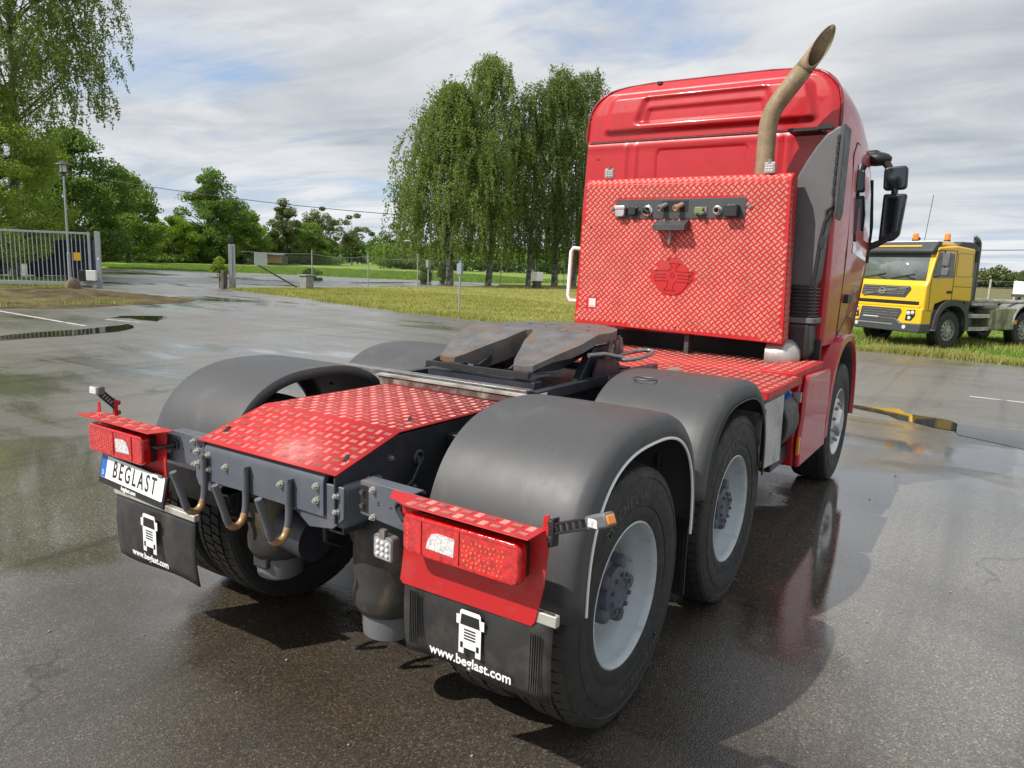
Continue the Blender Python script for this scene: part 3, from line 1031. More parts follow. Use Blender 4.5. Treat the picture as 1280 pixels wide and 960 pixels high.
# ---- rear light bars, lamps, flaps, number plate
for sd in (-1, 1):
    b = MB()
    b.prism([(.475, 1.03), (.475, .905), (.70, .885), (.95, .885), (.95, 1.025), (.60, 1.032)], (-.772, 0, 0), (0, sd, 0), (0, 0, 1), (.006, 0, 0))
    b.prism([(.475, 1.025), (.72, 1.022), (.72, 1.028), (.475, 1.031)], (-.766, 0, 0), (0, sd, 0), (0, 0, 1), (.06, 0, 0))
    bar = b.build('light_bar', SLATE, T, bevel=.002)
    b = MB()
    b.box(-.7735, -.7715, *sorted((sd * .478, sd * .515)), .915, 1.015)
    b.build('bar_opening', BLACKP, bar)
    for z in (.94, .99):
        MB().cyl((-.785, sd * .49, z), (-.773, sd * .49, z), .009, 8).build('bolt', RUST, bar)
    for y, z in ((.54, 1.008), (.54, .905), (.735, .93)):
        bolt((-.773, sd * y, z), (-1, 0, 0), bar, .009)
    for y, z in ((.565, .965), (.565, .956), (.625, .958)):
        MB().box(-.7735, -.7715, sd * y - .005, sd * y + .005, z - .002, z + .002).build('slot', BLACKP, bar)
    MB().lathe([(.024, 0), (.026, .006), (.018, .010), (.012, .004)], (-.773, sd * .675, .97), (-1, 0, 0), 16).build('grommet', BLACKP, bar)
    # folded red carrier
    b = MB()
    b.prism([(.70, 1.035), (1.262, 1.035), (1.268, 1.085), (1.285, 1.09), (1.292, 1.02), (1.278, .86), (1.252, .735), (1.238, .72), (.712, .712), (.698, .725), (.716, .86)], (-.802, 0, 0), (0, sd, 0), (0, 0, 1), (.006, 0, 0))
    car = b.build('lamp_carrier', RED2, T, bevel=.0015)
    b = MB()
    sh = [(-.795, .66), (-.86, .70), (-.895, .80), (-.90, 1.275), (-.795, 1.275)] if sd < 0 else [(-.795, .655), (-.815, .65), (-.90, .68), (-.90, 1.285), (-.795, 1.275)]
    b.prism(sh, (0, 0, 1.036), (1, 0, 0), (0, sd, 0), (0, 0, .004))
    shelf = b.build('lamp_shelf', RED2, T, bevel=.001)
    if sd < 0:
        lugs('tread_bars', (-.895, -1.272, 1.0403), (1, 0, 0), (0, 1, 0), .097, .50, .048, 'bars', LUGW, shelf)
    else:
        lugs('tread_bars', (-.895, .70, 1.0403), (1, 0, 0), (0, 1, 0), .097, .575, .048, 'bars', LUG, shelf)
    # tail lamp: black back, red lens, clear reversing window
    lc = sd * 1.005
    lamp = MB().prism(rrect(.44, .128, .02), (-.835, lc, .938), (0, 1, 0), (0, 0, 1), (.033, 0, 0)).build('tail_lamp', BLK, T, bevel=.003)
    b = MB().prism(rrect(.462, .136, .026), (-.878, lc, .938), (0, 1, 0), (0, 0, 1), (.046, 0, 0))
    b.build('lens', LENS, lamp, bevel=.010, segs=3)
    q = lambda u: lc + sd * u
    x0 = -.8795
    b = MB()
    pl = [(-.128, -.030), (-.016, -.034), (-.012, .026), (-.080, .030), (-.106, .022), (-.120, .0)]
    b.prism([(lc + sd * a, .938 + z) for a, z in pl], (x0, 0, 0), (0, 1, 0), (0, 0, 1), (.003, 0, 0))
    b.build('reversing_window', CLEAR, lamp)
    b = MB()
    for i in range(10):
        for j in range(6):
            if (i * 7 + j * 3) % 11 == 0:
                continue
            b.ball((x0 + .001, q(.022 + .0165 * i + .004 * math.sin(j * 1.9)), .890 + .0155 * j + .003 * (i % 2)), .0030 + .0009 * ((i + 2 * j) % 3), 6, (.6, 1, 1))
    for j in range(6):
        b.ball((x0 + .001, q(-.208), .890 + .0165 * j), .0026, 6, (.6, 1, 1))
    tag(b.build('reflector_dots', LEDR, lamp), kind='stuff')
    b = MB()
    for (u0, u1, za, zb_) in ((-.205, .212, .8785, .8805), (-.205, .212, .9945, .9965), (.004, .006, .882, .994), (-.150, -.148, .882, .994)):
        b.box(x0 - .0016, x0 + .002, *sorted((q(u0), q(u1))), za, zb_)
    b.build('lens_ribs', LENS, lamp)
    b = MB().tube([(-.778, sd * .675, .97), (-.80, sd * .69, .965), (-.825, sd * .73, .955), (-.83, sd * .80, .95)], .0095, 7)
    cabl = b.build('lamp_cable', BLACKP, T, ang=60)
    # side marker stalk
    arm = MB()
    p0, p1 = (Vector((-.79, sd * 1.293, 1.045)), Vector((-.835, sd * 1.455, 1.118))) if sd < 0 else (Vector((-.735, sd * 1.235, 1.06)), Vector((-.805, sd * 1.24, 1.135)))
    d = (p1 - p0)
    dn = d.normalized()
    up = Vector((0, 0, 1)) - dn * dn.z
    up.normalize()
    sdv = dn.cross(up)
    for o in (-.014, .014):
        arm.obox((p0 + p1) / 2 + up * o, d / 2, up * .004, sdv * .009)
    for k in range(6):
        arm.obox(p0 + d * (.12 + .15 * k), dn * .004, up * .012, sdv * .008)
    ar = arm.build('marker_stalk', BLK, T, bevel=.002)
    b = MB()
    b.obox(p0 - up * .01, dn * .012, Vector((0, 0, 1)) * .045, sdv * .014)
    b.cyl(p0 + Vector((-.016, 0, .02)), p0 + Vector((.016, 0, .02)), .012, 10)
    b.cyl(p0 + Vector((-.016, 0, -.03)), p0 + Vector((.016, 0, -.03)), .012, 10)
    b.build('stalk_clamp', BLK if sd < 0 else RED2, ar, bevel=.003)
    hd = MB().obox(p1 + dn * .02, dn * .042, up * .021, sdv * .022) if sd < 0 else MB().obox(p1 + Vector((0, .03, .012)), (.018, 0, 0), (0, .040, 0), (0, 0, .022))
    h = hd.build('marker_head', GREYP, T, bevel=.008)
    MB().obox(p1 + dn * .006 - Vector((.0225, 0, 0)) if sd < 0 else p1 + Vector((-.019, .034, .012)), Vector((0, sd * .017 if sd < 0 else .030, 0)), Vector((0, 0, .013 if sd < 0 else .017)), (.004, 0, 0)).build('marker_lens', CLEAR, h, bevel=.003)
    if sd < 0:
        MB().obox(p1 + dn * .058, dn * .006, up * .014, sdv * .017).build('amber_end', AMBER, h, bevel=.004)

    for o_ in (bar, car, shelf, lamp, cabl, ar, h):
        o_.location.x = .033

# mud flaps, gently curved rubber
for sd, x0, ya, yb, zt, zb, dz in ((-1, -.752, .715, 1.312, .765, .462, .012), (1, -.800, .455, 1.085, .685, .370, 0)):
    rows = []
    for i in range(9):
        t = i / 8
        rows.append([(x0 - .015 * math.sin(t * 2.2) + .012 * math.sin(6 * u) * t + (.02 * t * t), sd * (ya + (yb - ya) * u), zt + (zb - zt) * t + dz * u) for u in np.linspace(0, 1, 14)])
    b = MB().loft(rows if sd > 0 else rows)
    fl = b.build('mud_flap', FLAP, T, solid=.006)
    yl, yr = sd * ya, sd * yb
    if sd < 0:
        b = MB().box(x0 - .012, x0 + .012, yr - .012, yl, zt - .03, zt + .008)
    else:
        b = MB().box(x0 - .016, x0 + .012, yl - .015, yr, zt - .008, zt + .022)
    b.build('flap_rail', ALUD, fl, bevel=.004)
    # printed lorry front with lettering
    cy = sd * (ya + yb) / 2 if sd < 0 else sd * .775
    s = .80 if sd < 0 else .94
    cz = (zt + zb) / 2 + (.012 if sd < 0 else .022)
    px = x0 - .0275

    def pp(poly, mm, name, off=0.0, par=fl):
        # u to the right seen from behind = -y
        bb = MB().prism([(cy - u * s, cz + v * s) for u, v in poly], (px - off, 0, 0), (0, 1, 0), (0, 0, 1), (.0018, 0, 0))
        return bb.build(name, mm, par)
    pp([(-.052, .088), (-.045, .096), (.045, .096), (.052, .088), (.056, .02), (.056, -.095), (.030, -.095), (.030, -.068), (-.030, -.068), (-.030, -.095), (-.056, -.095), (-.056, .02)], WHITE, 'lorry_print')
    pp([(-.070, .070), (-.054, .070), (-.054, .030), (-.070, .030)], WHITE, 'lorry_print')
    pp([(.070, .070), (.054, .070), (.054, .030), (.070, .030)], WHITE, 'lorry_print')
    pp([(-.044, .078), (.044, .078), (.049, .032), (-.049, .032)], BLACKP, 'print_gap', .0012)
    for k in range(4):
        z = .016 - .013 * k
        pp([(-.030, z), (.030, z), (.028, z - .006), (-.028, z - .006)], BLACKP, 'print_gap', .0012)
    pp([(-.047, -.045), (-.034, -.045), (-.034, -.07), (-.047, -.07)], BLACKP, 'print_gap', .0012)
    pp([(.047, -.045), (.034, -.045), (.034, -.07), (.047, -.07)], BLACKP, 'print_gap', .0012)
    text('lettering', 'www.beglast.com', .047 if sd < 0 else .041, WHITE, (px, cy, cz - .125 * s - (.004 if sd < 0 else 0)), (0, -1, 0.0), (0, 0, 1), fl, .0006, bold=.0009)
    if sd < 0:
        for yy in (-.755, -1.245):
            b = MB()
            for k in range(5):
                b.box(x0 - .030, x0 - .024, yy - .008 * k - .0012, yy - .008 * k + .0012, zb + .05, zt - .06)
            b.build('flap_ribs', FLAP, fl)

# number plate under the left lamp, leaning back a little
nx = Vector((-1, 0, .18)).normalized()
eyp = Vector((0, -1, -.045)).normalized()
ezp = nx.cross(eyp).normalized() * -1
ezp = eyp.cross(nx)
if ezp.z < 0:
    ezp = -ezp
cpl = Vector((-.812, .930, .772))
b = MB().obox(cpl + nx * -.006, eyp * .272, ezp * .072, nx * .007)
hold = b.build('plate_holder', BLACKP, T, bevel=.004)
b = MB().prism(rrect(.52, .108, .008), cpl + nx * .0015 + ezp * .012, eyp, ezp, nx * .0022)
npl = b.build('number_plate', WHITE, T)
b = MB().prism([(-.258, -.052), (-.215, -.052), (-.215, .052), (-.258, .052)], cpl + nx * .0042 + ezp * .012, eyp, ezp, nx * .0006)
b.build('blue_band', BLUE, npl)
text('country_letter', 'S', .034, WHITE, cpl + nx * .0054 + ezp * -.018 + eyp * -.236, eyp, ezp, npl, .0003)
text('lettering', 'BEGLAST', .110, BLACKP, cpl + nx * .0046 + ezp * .010 + eyp * .024, eyp, ezp, npl, .0005, sx=.62, spacing=1.42, bold=.0012)
text('lettering', 'beglast.com', .026, WHITE, cpl + nx * .0018 + ezp * -.058 + eyp * -.01, eyp, ezp, hold, .0005, bold=.0008)
MB().obox(cpl + nx * .004 + ezp * .068 + eyp * .225, eyp * .016, ezp * .006, nx * .004).build('plate_clip', STEEL, hold)


def work_lamp(c, fx, up, sz, name='work_lamp'):
    fx, up = Vector(fx).normalized(), Vector(up).normalized()
    c = Vector(c)
    sx = fx.cross(up).normalized()
    up = sx.cross(fx).normalized()
    b = MB().prism(rrect(sz * 2, sz * 2, sz * .3), c, sx, up, -fx * sz * .8)
    o = b.build(name, GREYP if sz > .042 else ALUD, T, bevel=.004)
    MB().prism(rrect(sz * 1.66, sz * 1.66, sz * .2), c + fx * .0002, sx, up, fx * .002).build('glass', mat('lamp_glass', (0.34, 0.34, 0.33), 0.2, var=.4, vscale=120, coat=1), o)
    b = MB()
    for i, j in ((-1, -1), (0, -1), (1, -1), (-1, 0), (0, 0), (1, 0), (-1, 1), (0, 1), (1, 1)):
        b.ball(c + sx * i * sz * .48 + up * j * sz * .48 + fx * .003, sz * .15, 8)
    b.build('led_dots', WHITE, o)
    MB().box(c.x - .006, c.x + .012, c.y - .012, c.y + .012, c.z + sz * .8, c.z + sz * 1.5).build('bracket', STEEL, o)
    return o


work_lamp((-.80, -.645, .832), (-1, 0, -.05), (0, -.06, 1), .046)

# ================================================================ headboard box
hb = [(.862, 1.325), (-.968, 1.283), (-.922, 2.515), (.818, 2.515)]
XF = 3.25
b = MB()
hv = [(XF, y, z) for y, z in hb] + [(XF + .18, hb[0][0], hb[0][1]), (XF + .18, hb[1][0], hb[1][1]), (XF + .18, hb[2][0], 2.575), (XF + .18, hb[3][0], 2.575), (XF + .055, hb[2][0] - .004, 2.572), (XF + .055, hb[3][0] + .004, 2.572)]
b.add(hv, [(0, 1, 2, 3), (3, 2, 8, 9), (9, 8, 6, 7), (1, 5, 6, 8, 2), (0, 3, 9, 7, 4), (0, 4, 5, 1), (4, 7, 6, 5)])
head = b.build('headboard', RED2, T, bevel=.004)


def in_logo(cy, cz):
    return False


# tread over the face (lower left origin seen from behind: ex = -y)
def hb_inside(cx, cy):
    y, z = .862 - cx, 1.283 + cy
    lo = 1.325 + (.862 - y) / 1.83 * (1.283 - 1.325) + .022
    t = (z - 1.3) / 1.2
    if z < lo or z > 2.498 or y > .862 - .044 * t - .02 or y < -.968 + .046 * t + .02:
        return False
    if -.605 < y < .505 and 2.225 < z < 2.40:
        return False
    if .638 < y < .74 and 1.452 < z < 1.562:
        return False
    if (y + .04) ** 2 + (z - 1.755) ** 2 < .160 ** 2 or (-.235 < y < .14 and 1.70 < z < 1.82):
        return False
    return True


lugs('tread_lugs', (XF, .862, 1.283), (0, -1, 0), (0, 0, 1), 1.83, 1.232, .0365, 'weave', LUG, head, inside=hb_inside, hgt=.0045, scale=.85)
e1 = Vector((.055, 0, .057)).normalized()
lugs('tread_lugs', (XF + .001, .81, 2.5165), (0, -1, 0), e1, 1.72, .078, .0365, 'weave', LUG, head, scale=.9)
lugs('tread_lugs', (XF + .01, -.967, 1.30), (1, 0, 0), (0, .037, 1), .16, 1.2, .0365, 'weave', LUG, head, scale=.9)
b = MB()
for y, z in ((.74, 2.16), (.40, 2.16), (-.14, 2.16), (-.42, 2.16), (-.85, 2.16), (.45, 1.36), (-.10, 1.345), (.0, 1.9)):
    b.cyl((XF - .004, y, z), (XF, y, z), .008, 8)
b.build('plug_hole', BLACKP, head)
# corner rivets and eyelets beside the connector panel
for y in (.535, -.635):
    bolt((XF - .001, y, 2.32), (-1, 0, 0), head, .014, STEEL)

# connector panel
pan = MB().box(XF - .008, XF, -.602, .502, 2.232, 2.392).build('connector_panel', DGREY, T, bevel=.002)
PX = XF - .008


def pz(a, bb):   # zoomed photo offsets to panel metres
    return .502 - (a - 185) * .001168, 2.392 - (bb - 103) * .00104


def sock(a, bb, r, m, name, depth=.05, n=16, cap=True):
    y, z = pz(a, bb)
    b = MB()
    b.lathe([(r * 1.25, 0), (r * 1.25, -.008), (r, -.012), (r, -depth), (r * .82, -depth - .006), (r * .6, -depth)], (PX, y, z), (1, 0, 0), n)
    return b.build(name, m, pan, ang=40)


y, z = pz(232, 198)
b = MB().prism(rrect(.085, .088, .02), (PX - .052, y, z), (0, 1, 0), (0, 0, 1), (.052, 0, 0))
b.prism(rrect(.10, .03, .01), (PX - .06, y, z + .03), (0, 1, 0), (0, 0, 1), (.06, 0, 0))
b.build('socket', ALU, pan, bevel=.006)
y, z = pz(325, 195)
b = MB().prism(rrect(.065, .07, .014), (PX - .045, y, z), (0, 1, 0), (0, 0, 1), (.045, 0, 0))
b.cyl((PX - .03, y - .05, z + .022), (PX - .03, y + .05, z + .022), .012, 10)
b.build('socket', BLK, pan, bevel=.005)
s3 = sock(433, 195, .036, CHROME, 'socket', .02)
y, z = pz(433, 195)
MB().obox((PX - .03, y, z), (.012, 0, 0), (0, .03, .02), (0, -.006, .009)).build('flap_cover', BLACKP, pan, bevel=.003)
y0, z0 = pz(540, 205)
y1, z1 = pz(733, 118)
MB().box(PX - .0012, PX + .001, y1, y0, z0, z1).build('recess', BLACKP, pan)
for a, bb in ((553, 172), (672, 172)):
    y, z = pz(a, bb)
    b = MB()
    b.cyl((PX, y - .02, z + .025), (PX - .062, y + .008, z - .006), .021, 14)
    b.lathe([(.027, 0), (.027, .022), (.017, .024), (.012, .012), (0, .012)], (PX - .055, y + .006, z - .003), (-1, .42, -.5), 16)
    b.build('air_coupling', BRASS if a > 600 else STEEL, pan, ang=40)
y, z = pz(818, 197)
b = MB().prism(rrect(.095, .062, .006), (PX - .008, y - .01, z), (0, 1, 0), (0, 0, 1), (.008, 0, 0))
so = b.build('socket_flange', STEEL, pan)
b = MB().prism(rrect(.07, .05, .012), (PX - .045, y, z), (0, 1, 0), (0, 0, 1), (.045, 0, 0))
b.cyl((PX - .03, y - .045, z - .02), (PX - .055, y - .02, z - .03), .014, 10)
b.build('socket', GREENP, pan, bevel=.006)
sock(940, 197, .030, ALU, 'socket', .03)
y, z = pz(1043, 203)
b = MB().prism([(.075, -.045), (.075, .045), (.0, .045), (0, -.045)], (PX - .075, y + .055, z), (1, 0, 0), (0, 0, 1), (0, -.11, 0))
b.build('socket', BLK, pan, bevel=.006)
b = MB()
for q in (-.02, .012):
    b.box(PX - .06, PX - .04, y + q - .008, y + q + .008, z + .045, z + .048)
b.build('label_tab', ALUD, pan)
# small tray below the panel
y0, z0 = .122, 2.215
b = MB()
ya, yb = .115, -.155
b.box(XF - .115, XF - .110, yb, ya, 2.135, 2.175)
b.prism([(.0, 2.225), (-.012, 2.225), (-.112, 2.178), (-.115, 2.135), (-.005, 2.135)], (XF, yb, 0), (1, 0, 0), (0, 0, 1), (0, .004, 0))
b.prism([(.0, 2.225), (-.012, 2.225), (-.112, 2.178), (-.115, 2.135), (-.005, 2.135)], (XF, ya - .004, 0), (1, 0, 0), (0, 0, 1), (0, .004, 0))
b.prism([(-.012, 2.222), (-.112, 2.176), (-.113, 2.171), (-.012, 2.217)], (XF, yb + .004, 0), (1, 0, 0), (0, 0, 1), (0, ya - yb - .008, 0))
b.box(XF - .11, XF - .002, yb + .004, ya - .004, 2.135, 2.139)
tray = b.build('shelf_tray', DGREY, T)
bolt((XF - .03, .05, 2.215), (-.6, 0, 1), tray, .007)
bolt((XF - .03, -.08, 2.215), (-.6, 0, 1), tray, .007)
b = MB()
b.cyl((XF - .05, -.015, 2.10), (XF - .05, -.015, 2.135), .010, 10)
b.cyl((XF - .05, -.015, 2.03), (XF - .05, -.015, 2.10), .015, 12)
b.cyl((XF - .05, -.04, 2.085), (XF - .05, .01, 2.085), .008, 8)
b.build('drain_tap', STEEL, head, ang=40)

# round emblem with winged bars
lc_y, lc_z = -.04, 1.755
b = MB().prism([(.142 * math.cos(2 * PI * i / 48), .142 * math.sin(2 * PI * i / 48)) for i in range(48)], (XF - .006, lc_y, lc_z), (0, -1, 0), (0, 0, 1), (.006, 0, 0))
lg = b.build('emblem', RED2, T, bevel=.001)
b = MB()
LX = XF - .0075


def grv(poly):
    b.prism(poly, (LX, lc_y, lc_z), (0, -1, 0), (0, 0, 1), (.002, 0, 0))


def thick(p, q, w=.0032):
    (a, c), (d, e) = p, q
    L = math.hypot(d - a, e - c)
    ux, uy = -(e - c) / L * w, (d - a) / L * w
    grv([(a + ux, c + uy), (d + ux, e + uy), (d - ux, e - uy), (a - ux, c - uy)])


for p, q in (((-.158, .052), (-.028, .056)), ((.034, .050), (.176, .046)), ((-.150, .024), (-.052, .027)), ((.040, .021), (.165, .016)), ((-.158, -.002), (-.050, .002)), ((.046, -.005), (.172, -.012)),
             ((-.148, -.030), (-.036, -.026)), ((.030, -.032), (.158, -.040)), ((-.030, .118), (.066, .112)), ((.066, .112), (.028, .082)), ((.028, .082), (.034, .050)), ((-.030, .118), (-.004, .090)), ((-.004, .090), (-.028, .056)),
             ((-.066, -.104), (.030, -.108)), ((.030, -.108), (.008, -.080)), ((.008, -.080), (.030, -.032)), ((-.040, -.076), (-.036, -.026)), ((-.066, -.104), (-.040, -.076)), ((-.018, .02), (.0, .04)), ((.0, .04), (.02, .018)), ((-.018, .02), (.002, -.004)), ((.02, .018), (.002, -.004))):
    thick(p, q, .0026)
tag(b.build('emblem_lines', mat('dark_red_groove', (0.10, 0.004, 0.005), 0.5), lg), kind='stuff')
for za, zb_ in ((.027, .052), (-.026, -.002)):
    MB().box(XF - .0045, XF - .0005, lc_y - .172, lc_y + .155, lc_z + za, lc_z + zb_).build('emblem_bar', RED2, lg)
# delivery sticker
st = MB().box(XF - .0045, XF - .0005, .655, .722, 1.468, 1.545).build('sticker', mat('grey_sticker', (0.62, 0.60, 0.57), 0.5), T)
b = MB()
for i in range(6):
    b.box(XF - .0052, XF - .0046, .663 + .009 * i, .668 + .009 * i, 1.474, 1.482)
b.build('sticker_print', mat('grey_print', (0.22, 0.2, 0.2), 0.5), st)
# grab handle
b = MB().tube([(XF + .03, .85, 1.975), (XF + .0, .905, 1.98), (XF - .0, .925, 1.95), (XF - .0, .938, 1.56), (XF + .0, .922, 1.515), (XF + .03, .86, 1.51)], .018, 10)
b.build('grab_handle', WHITE, head, ang=60)
work_lamp((XF + .03, .607, 2.618), (-1, -.25, -.1), (0, 0, 1), .040)
work_lamp((XF + .03, -.742, 2.612), (-1, .15, -.05), (0, 0, 1), .042)
for q in ((.55, .80), (-.20, -.16)):
    MB().box(XF + .06, XF + .16, *q, .9, 1.30).build('headboard_stand', DGREY, head, bevel=.004)

# ================================================================ front deck, side boxes, skirt
b = MB()
b.loft([[(1.76, 1.26, 1.128), (1.76, -1.26, 1.128)], [(2.62, 1.26, 1.128), (2.62, -1.26, 1.128)], [(2.62, 1.26, 1.128), (2.62, -1.16, 1.128)], [(3.55, 1.16, 1.128), (3.55, -1.16, 1.128)]])
fd = b.build('front_deck', RED2, T, solid=.006)
lugs('tread_bars', (1.78, -1.25, 1.1283), (1, 0, 0), (0, 1, 0), .84, 2.5, .0595, 'bars', LUG, fd)
lugs('tread_bars', (2.63, -1.15, 1.1283), (1, 0, 0), (0, 1, 0), .9, 2.3, .0595, 'bars', LUG, fd)
for sd in (-1, 1):
    b = MB().box(1.76, 2.62, *sorted((sd * 1.258, sd * 1.264)), 1.085, 1.131)
    b.box(1.755, 1.761, *sorted((sd * .5, sd * 1.262)), 1.09, 1.131)
    b.build('deck_edge', RED2, fd)
    if sd < 0:
        lugs('tread_bars', (1.78, sd * 1.2645, 1.087), (1, 0, 0), (0, 0, 1), .82, .043, .04, 'bars', LUG, fd)
    # raised smooth cover ahead of the deck
    b = MB().prism([(2.66, 1.085), (2.66, 1.146), (3.60, 1.146), (3.60, 1.085)], (0, sd * .98, 0), (1, 0, 0), (0, 0, 1), (0, sd * .235, 0))
    cv = b.build('side_cover', RED2, T, bevel=.006)
    lugs('tread_bars', (2.68, sd * 1.098 - .108, 1.1465), (1, 0, 0), (0, 1, 0), .9, .22, .0595, 'bars', LUG, cv)
    # bright battery box behind the second axle
    b = MB().prism([(1.80, .64), (2.33, .60), (2.29, 1.09), (1.80, 1.09)], (0, sd * 1.235, 0), (1, 0, 0), (0, 0, 1), (0, -sd * .5, 0))
    bx = b.build('battery_box', mat('brushed_cover', (0.55, 0.55, 0.53), 0.32, metal=0.8, var=0.15, rvar=0.12, dirt=(0.3, 0.27, 0.22), dirt_amt=0.3), T, bevel=.004)
    MB().box(1.80, 2.33, *sorted((sd * 1.2355, sd * 1.2385)), 1.055, 1.075).build('lid_lip', NAVY, bx)
    MB().box(1.83, 1.87, *sorted((sd * 1.2355, sd * 1.243)), .66, .70).build('amber_reflector', AMBER, bx, bevel=.004)
    MB().box(1.80, 1.84, *sorted((sd * 1.2355, sd * 1.243)), .98, 1.02).build('latch', RUST, bx, bevel=.004)
    # round tank, filler and straps
    b = MB().cyl((2.38, sd * 1.02, .82), (2.72, sd * 1.02, .82), .235, 28)
    b.box(2.34, 2.8, *sorted((sd * .9, sd * 1.18)), .50, .62)
    b.build('tank', BLK, T, bevel=.012)
    b = MB().cyl((2.50, sd * 1.17, 1.0), (2.50, sd * 1.21, 1.05), .038, 16)
    b.build('filler_cap', mat('blue_cap', (0.012, 0.10, 0.42), 0.4), T, bevel=.004)
    MB().box(2.76, 2.80, *sorted((sd * 1.19, sd * 1.24)), .93, 1.0).build('bracket', ALU, T)
    MB().box(2.76, 2.795, *sorted((sd * 1.24, sd * 1.262)), .55, .68).build('amber_reflector', AMBER, T, bevel=.004)
    # red side skirt and front mudguard
    b = MB().prism([(2.82, .445), (2.80, .70), (2.84, .80), (2.84, 1.0), (2.90, 1.11), (3.70, 1.085), (3.74, .80), (3.70, .66), (3.74, .44)], (0, sd * 1.215, 0), (1, 0, 0), (0, 0, 1), (0, sd * .045, 0))
    b.prism([(2.82, .445), (2.80, .70), (2.84, .80), (2.84, 1.0), (2.90, 1.11), (2.94, 1.11), (2.90, .445)], (0, sd * .9, 0), (1, 0, 0), (0, 0, 1), (0, sd * .32, 0))
    b.build('side_skirt', RED, T, bevel=.02, segs=3)
    rows = []
    for i in range(29):
        t = PI * i / 28
        x, z = arc(X3, .60, .52, .72, 2.3, t)
        xo, zo = arc(X3, .70, .50, .82, 2.3, t)
        rows.append([(x, sd * .88, z), (x, sd * 1.235, z), (x + (xo - x) * .2, sd * 1.268, z + (zo - z) * .2), (x + (xo - x) * .8, sd * 1.262, z + (zo - z) * .8), (xo, sd * 1.225, zo), (xo, sd * .9, zo)])
    b = MB().loft(rows if sd < 0 else [r[::-1] for r in rows])
    ag = b.build('front_mudguard', RED, T, ang=50)
    rows = []
    for i in range(29):
        t = PI * i / 28
        x, z = arc(X3, .596, .52, .716, 2.3, t)
        rows.append([(x, sd * .86, z), (x, sd * 1.24, z)])
    MB().loft(rows).build('wheel_liner', BLK, ag, solid=.004)
    b = MB().prism([(4.98, .42), (4.98, 1.25), (5.66, 1.25), (5.70, .36)], (0, sd * .85, 0), (1, 0, 0), (0, 0, 1), (0, sd * .28, 0))
    b.build('bumper_corner', RED, T, bevel=.05, segs=4)
    MB().box(5.0, 5.05, *sorted((sd * 1.131, sd * 1.145)), .84, .95).build('amber_marker', AMBER, T, bevel=.004)
MB().box(5.4, 5.72, -1.0, 1.0, .36, 1.3).build('front_bumper', RED, T, bevel=.05)
# bright silencer end on deck
b = MB().lathe([(0, -.02), (.06, -.012), (.105, .015), (.130, .05), (.140, .09), (.140, .17), (.136, .171), (.136, .22), (0, .22)], (3.42, -1.05, 1.175), (0, 1, 0), 36)
b.build('silencer', mat('silver_silencer', (0.50, 0.49, 0.47), 0.38, metal=0.6, var=0.1, dirt=(0.4, 0.37, 0.32), dirt_amt=0.3), T, ang=50)

# ================================================================ cab
CY = -.02
XB = 3.74


def hw_rear(z):
    pts = [(1.25, 1.15), (1.8, 1.15), (2.4, 1.135), (2.95, 1.11), (3.15, 1.10), (3.25, 1.075), (3.32, 1.03), (3.37, .975), (3.41, .90), (3.435, .81), (3.45, .68), (3.458, .52)]
    return float(np.interp(z, [p[0] for p in pts], [p[1] for p in pts]))


def hw_front(z):
    pts = [(1.25, 1.10), (1.7, 1.15), (2.1, 1.185), (2.6, 1.165), (2.95, 1.125), (3.2, 1.075), (3.32, 1.0), (3.41, .88), (3.458, .5)]
    return float(np.interp(z, [p[0] for p in pts], [p[1] for p in pts]))


def xback(z):
    return XB + float(np.interp(z, [1.25, 2.94, 2.96, 3.2, 3.38, 3.458], [0, 0, .0, .010, .035, .09]))


def xfront(z):
    return float(np.interp(z, [1.25, 2.2, 2.75, 3.0, 3.2, 3.35, 3.458], [5.72, 5.68, 5.55, 5.42, 5.2, 4.85, 4.4]))


rows = []
for z in list(np.linspace(1.25, 2.9, 14)) + [2.95, 3.04, 3.12, 3.18, 3.24, 3.28, 3.32, 3.35, 3.38, 3.40, 3.42, 3.435, 3.447, 3.458]:
    xb, xf, hr, hf = xback(z), xfront(z), hw_rear(z), hw_front(z)
    r = []
    rr = .045
    for i in range(5):      # rear right corner
        a = R(180 + 90 * i / 4)
        r.append((xb + rr + rr * math.cos(a), -(hr - rr) + rr * math.sin(a) + CY, z))
    for k in range(1, 6):
        t = k / 6
        bulge = .03 * math.sin(PI * t)
        r.append((xb + rr + (xf - .35 - xb) * t, -(hr + (hf - hr) * t + bulge) + CY, z))
    for i in range(7):
        a = R(270 + 90 * i / 6)
        r.append((xf - .30 + .30 * math.cos(a), -(hf - .30) + .30 * math.sin(a) + CY, z))
    m = [(x, 2 * CY - y, zz) for x, y, zz in r[::-1]]
    rows.append(r + m)
b = MB().loft(rows, True, True)
cab = b.build('cab', RED, T, ang=40)


def sdbox(u, v, hx, hy, r):
    qx, qy = abs(u) - hx + r, abs(v) - hy + r
    return math.hypot(max(qx, 0), max(qy, 0)) + min(max(qx, qy), 0) - r


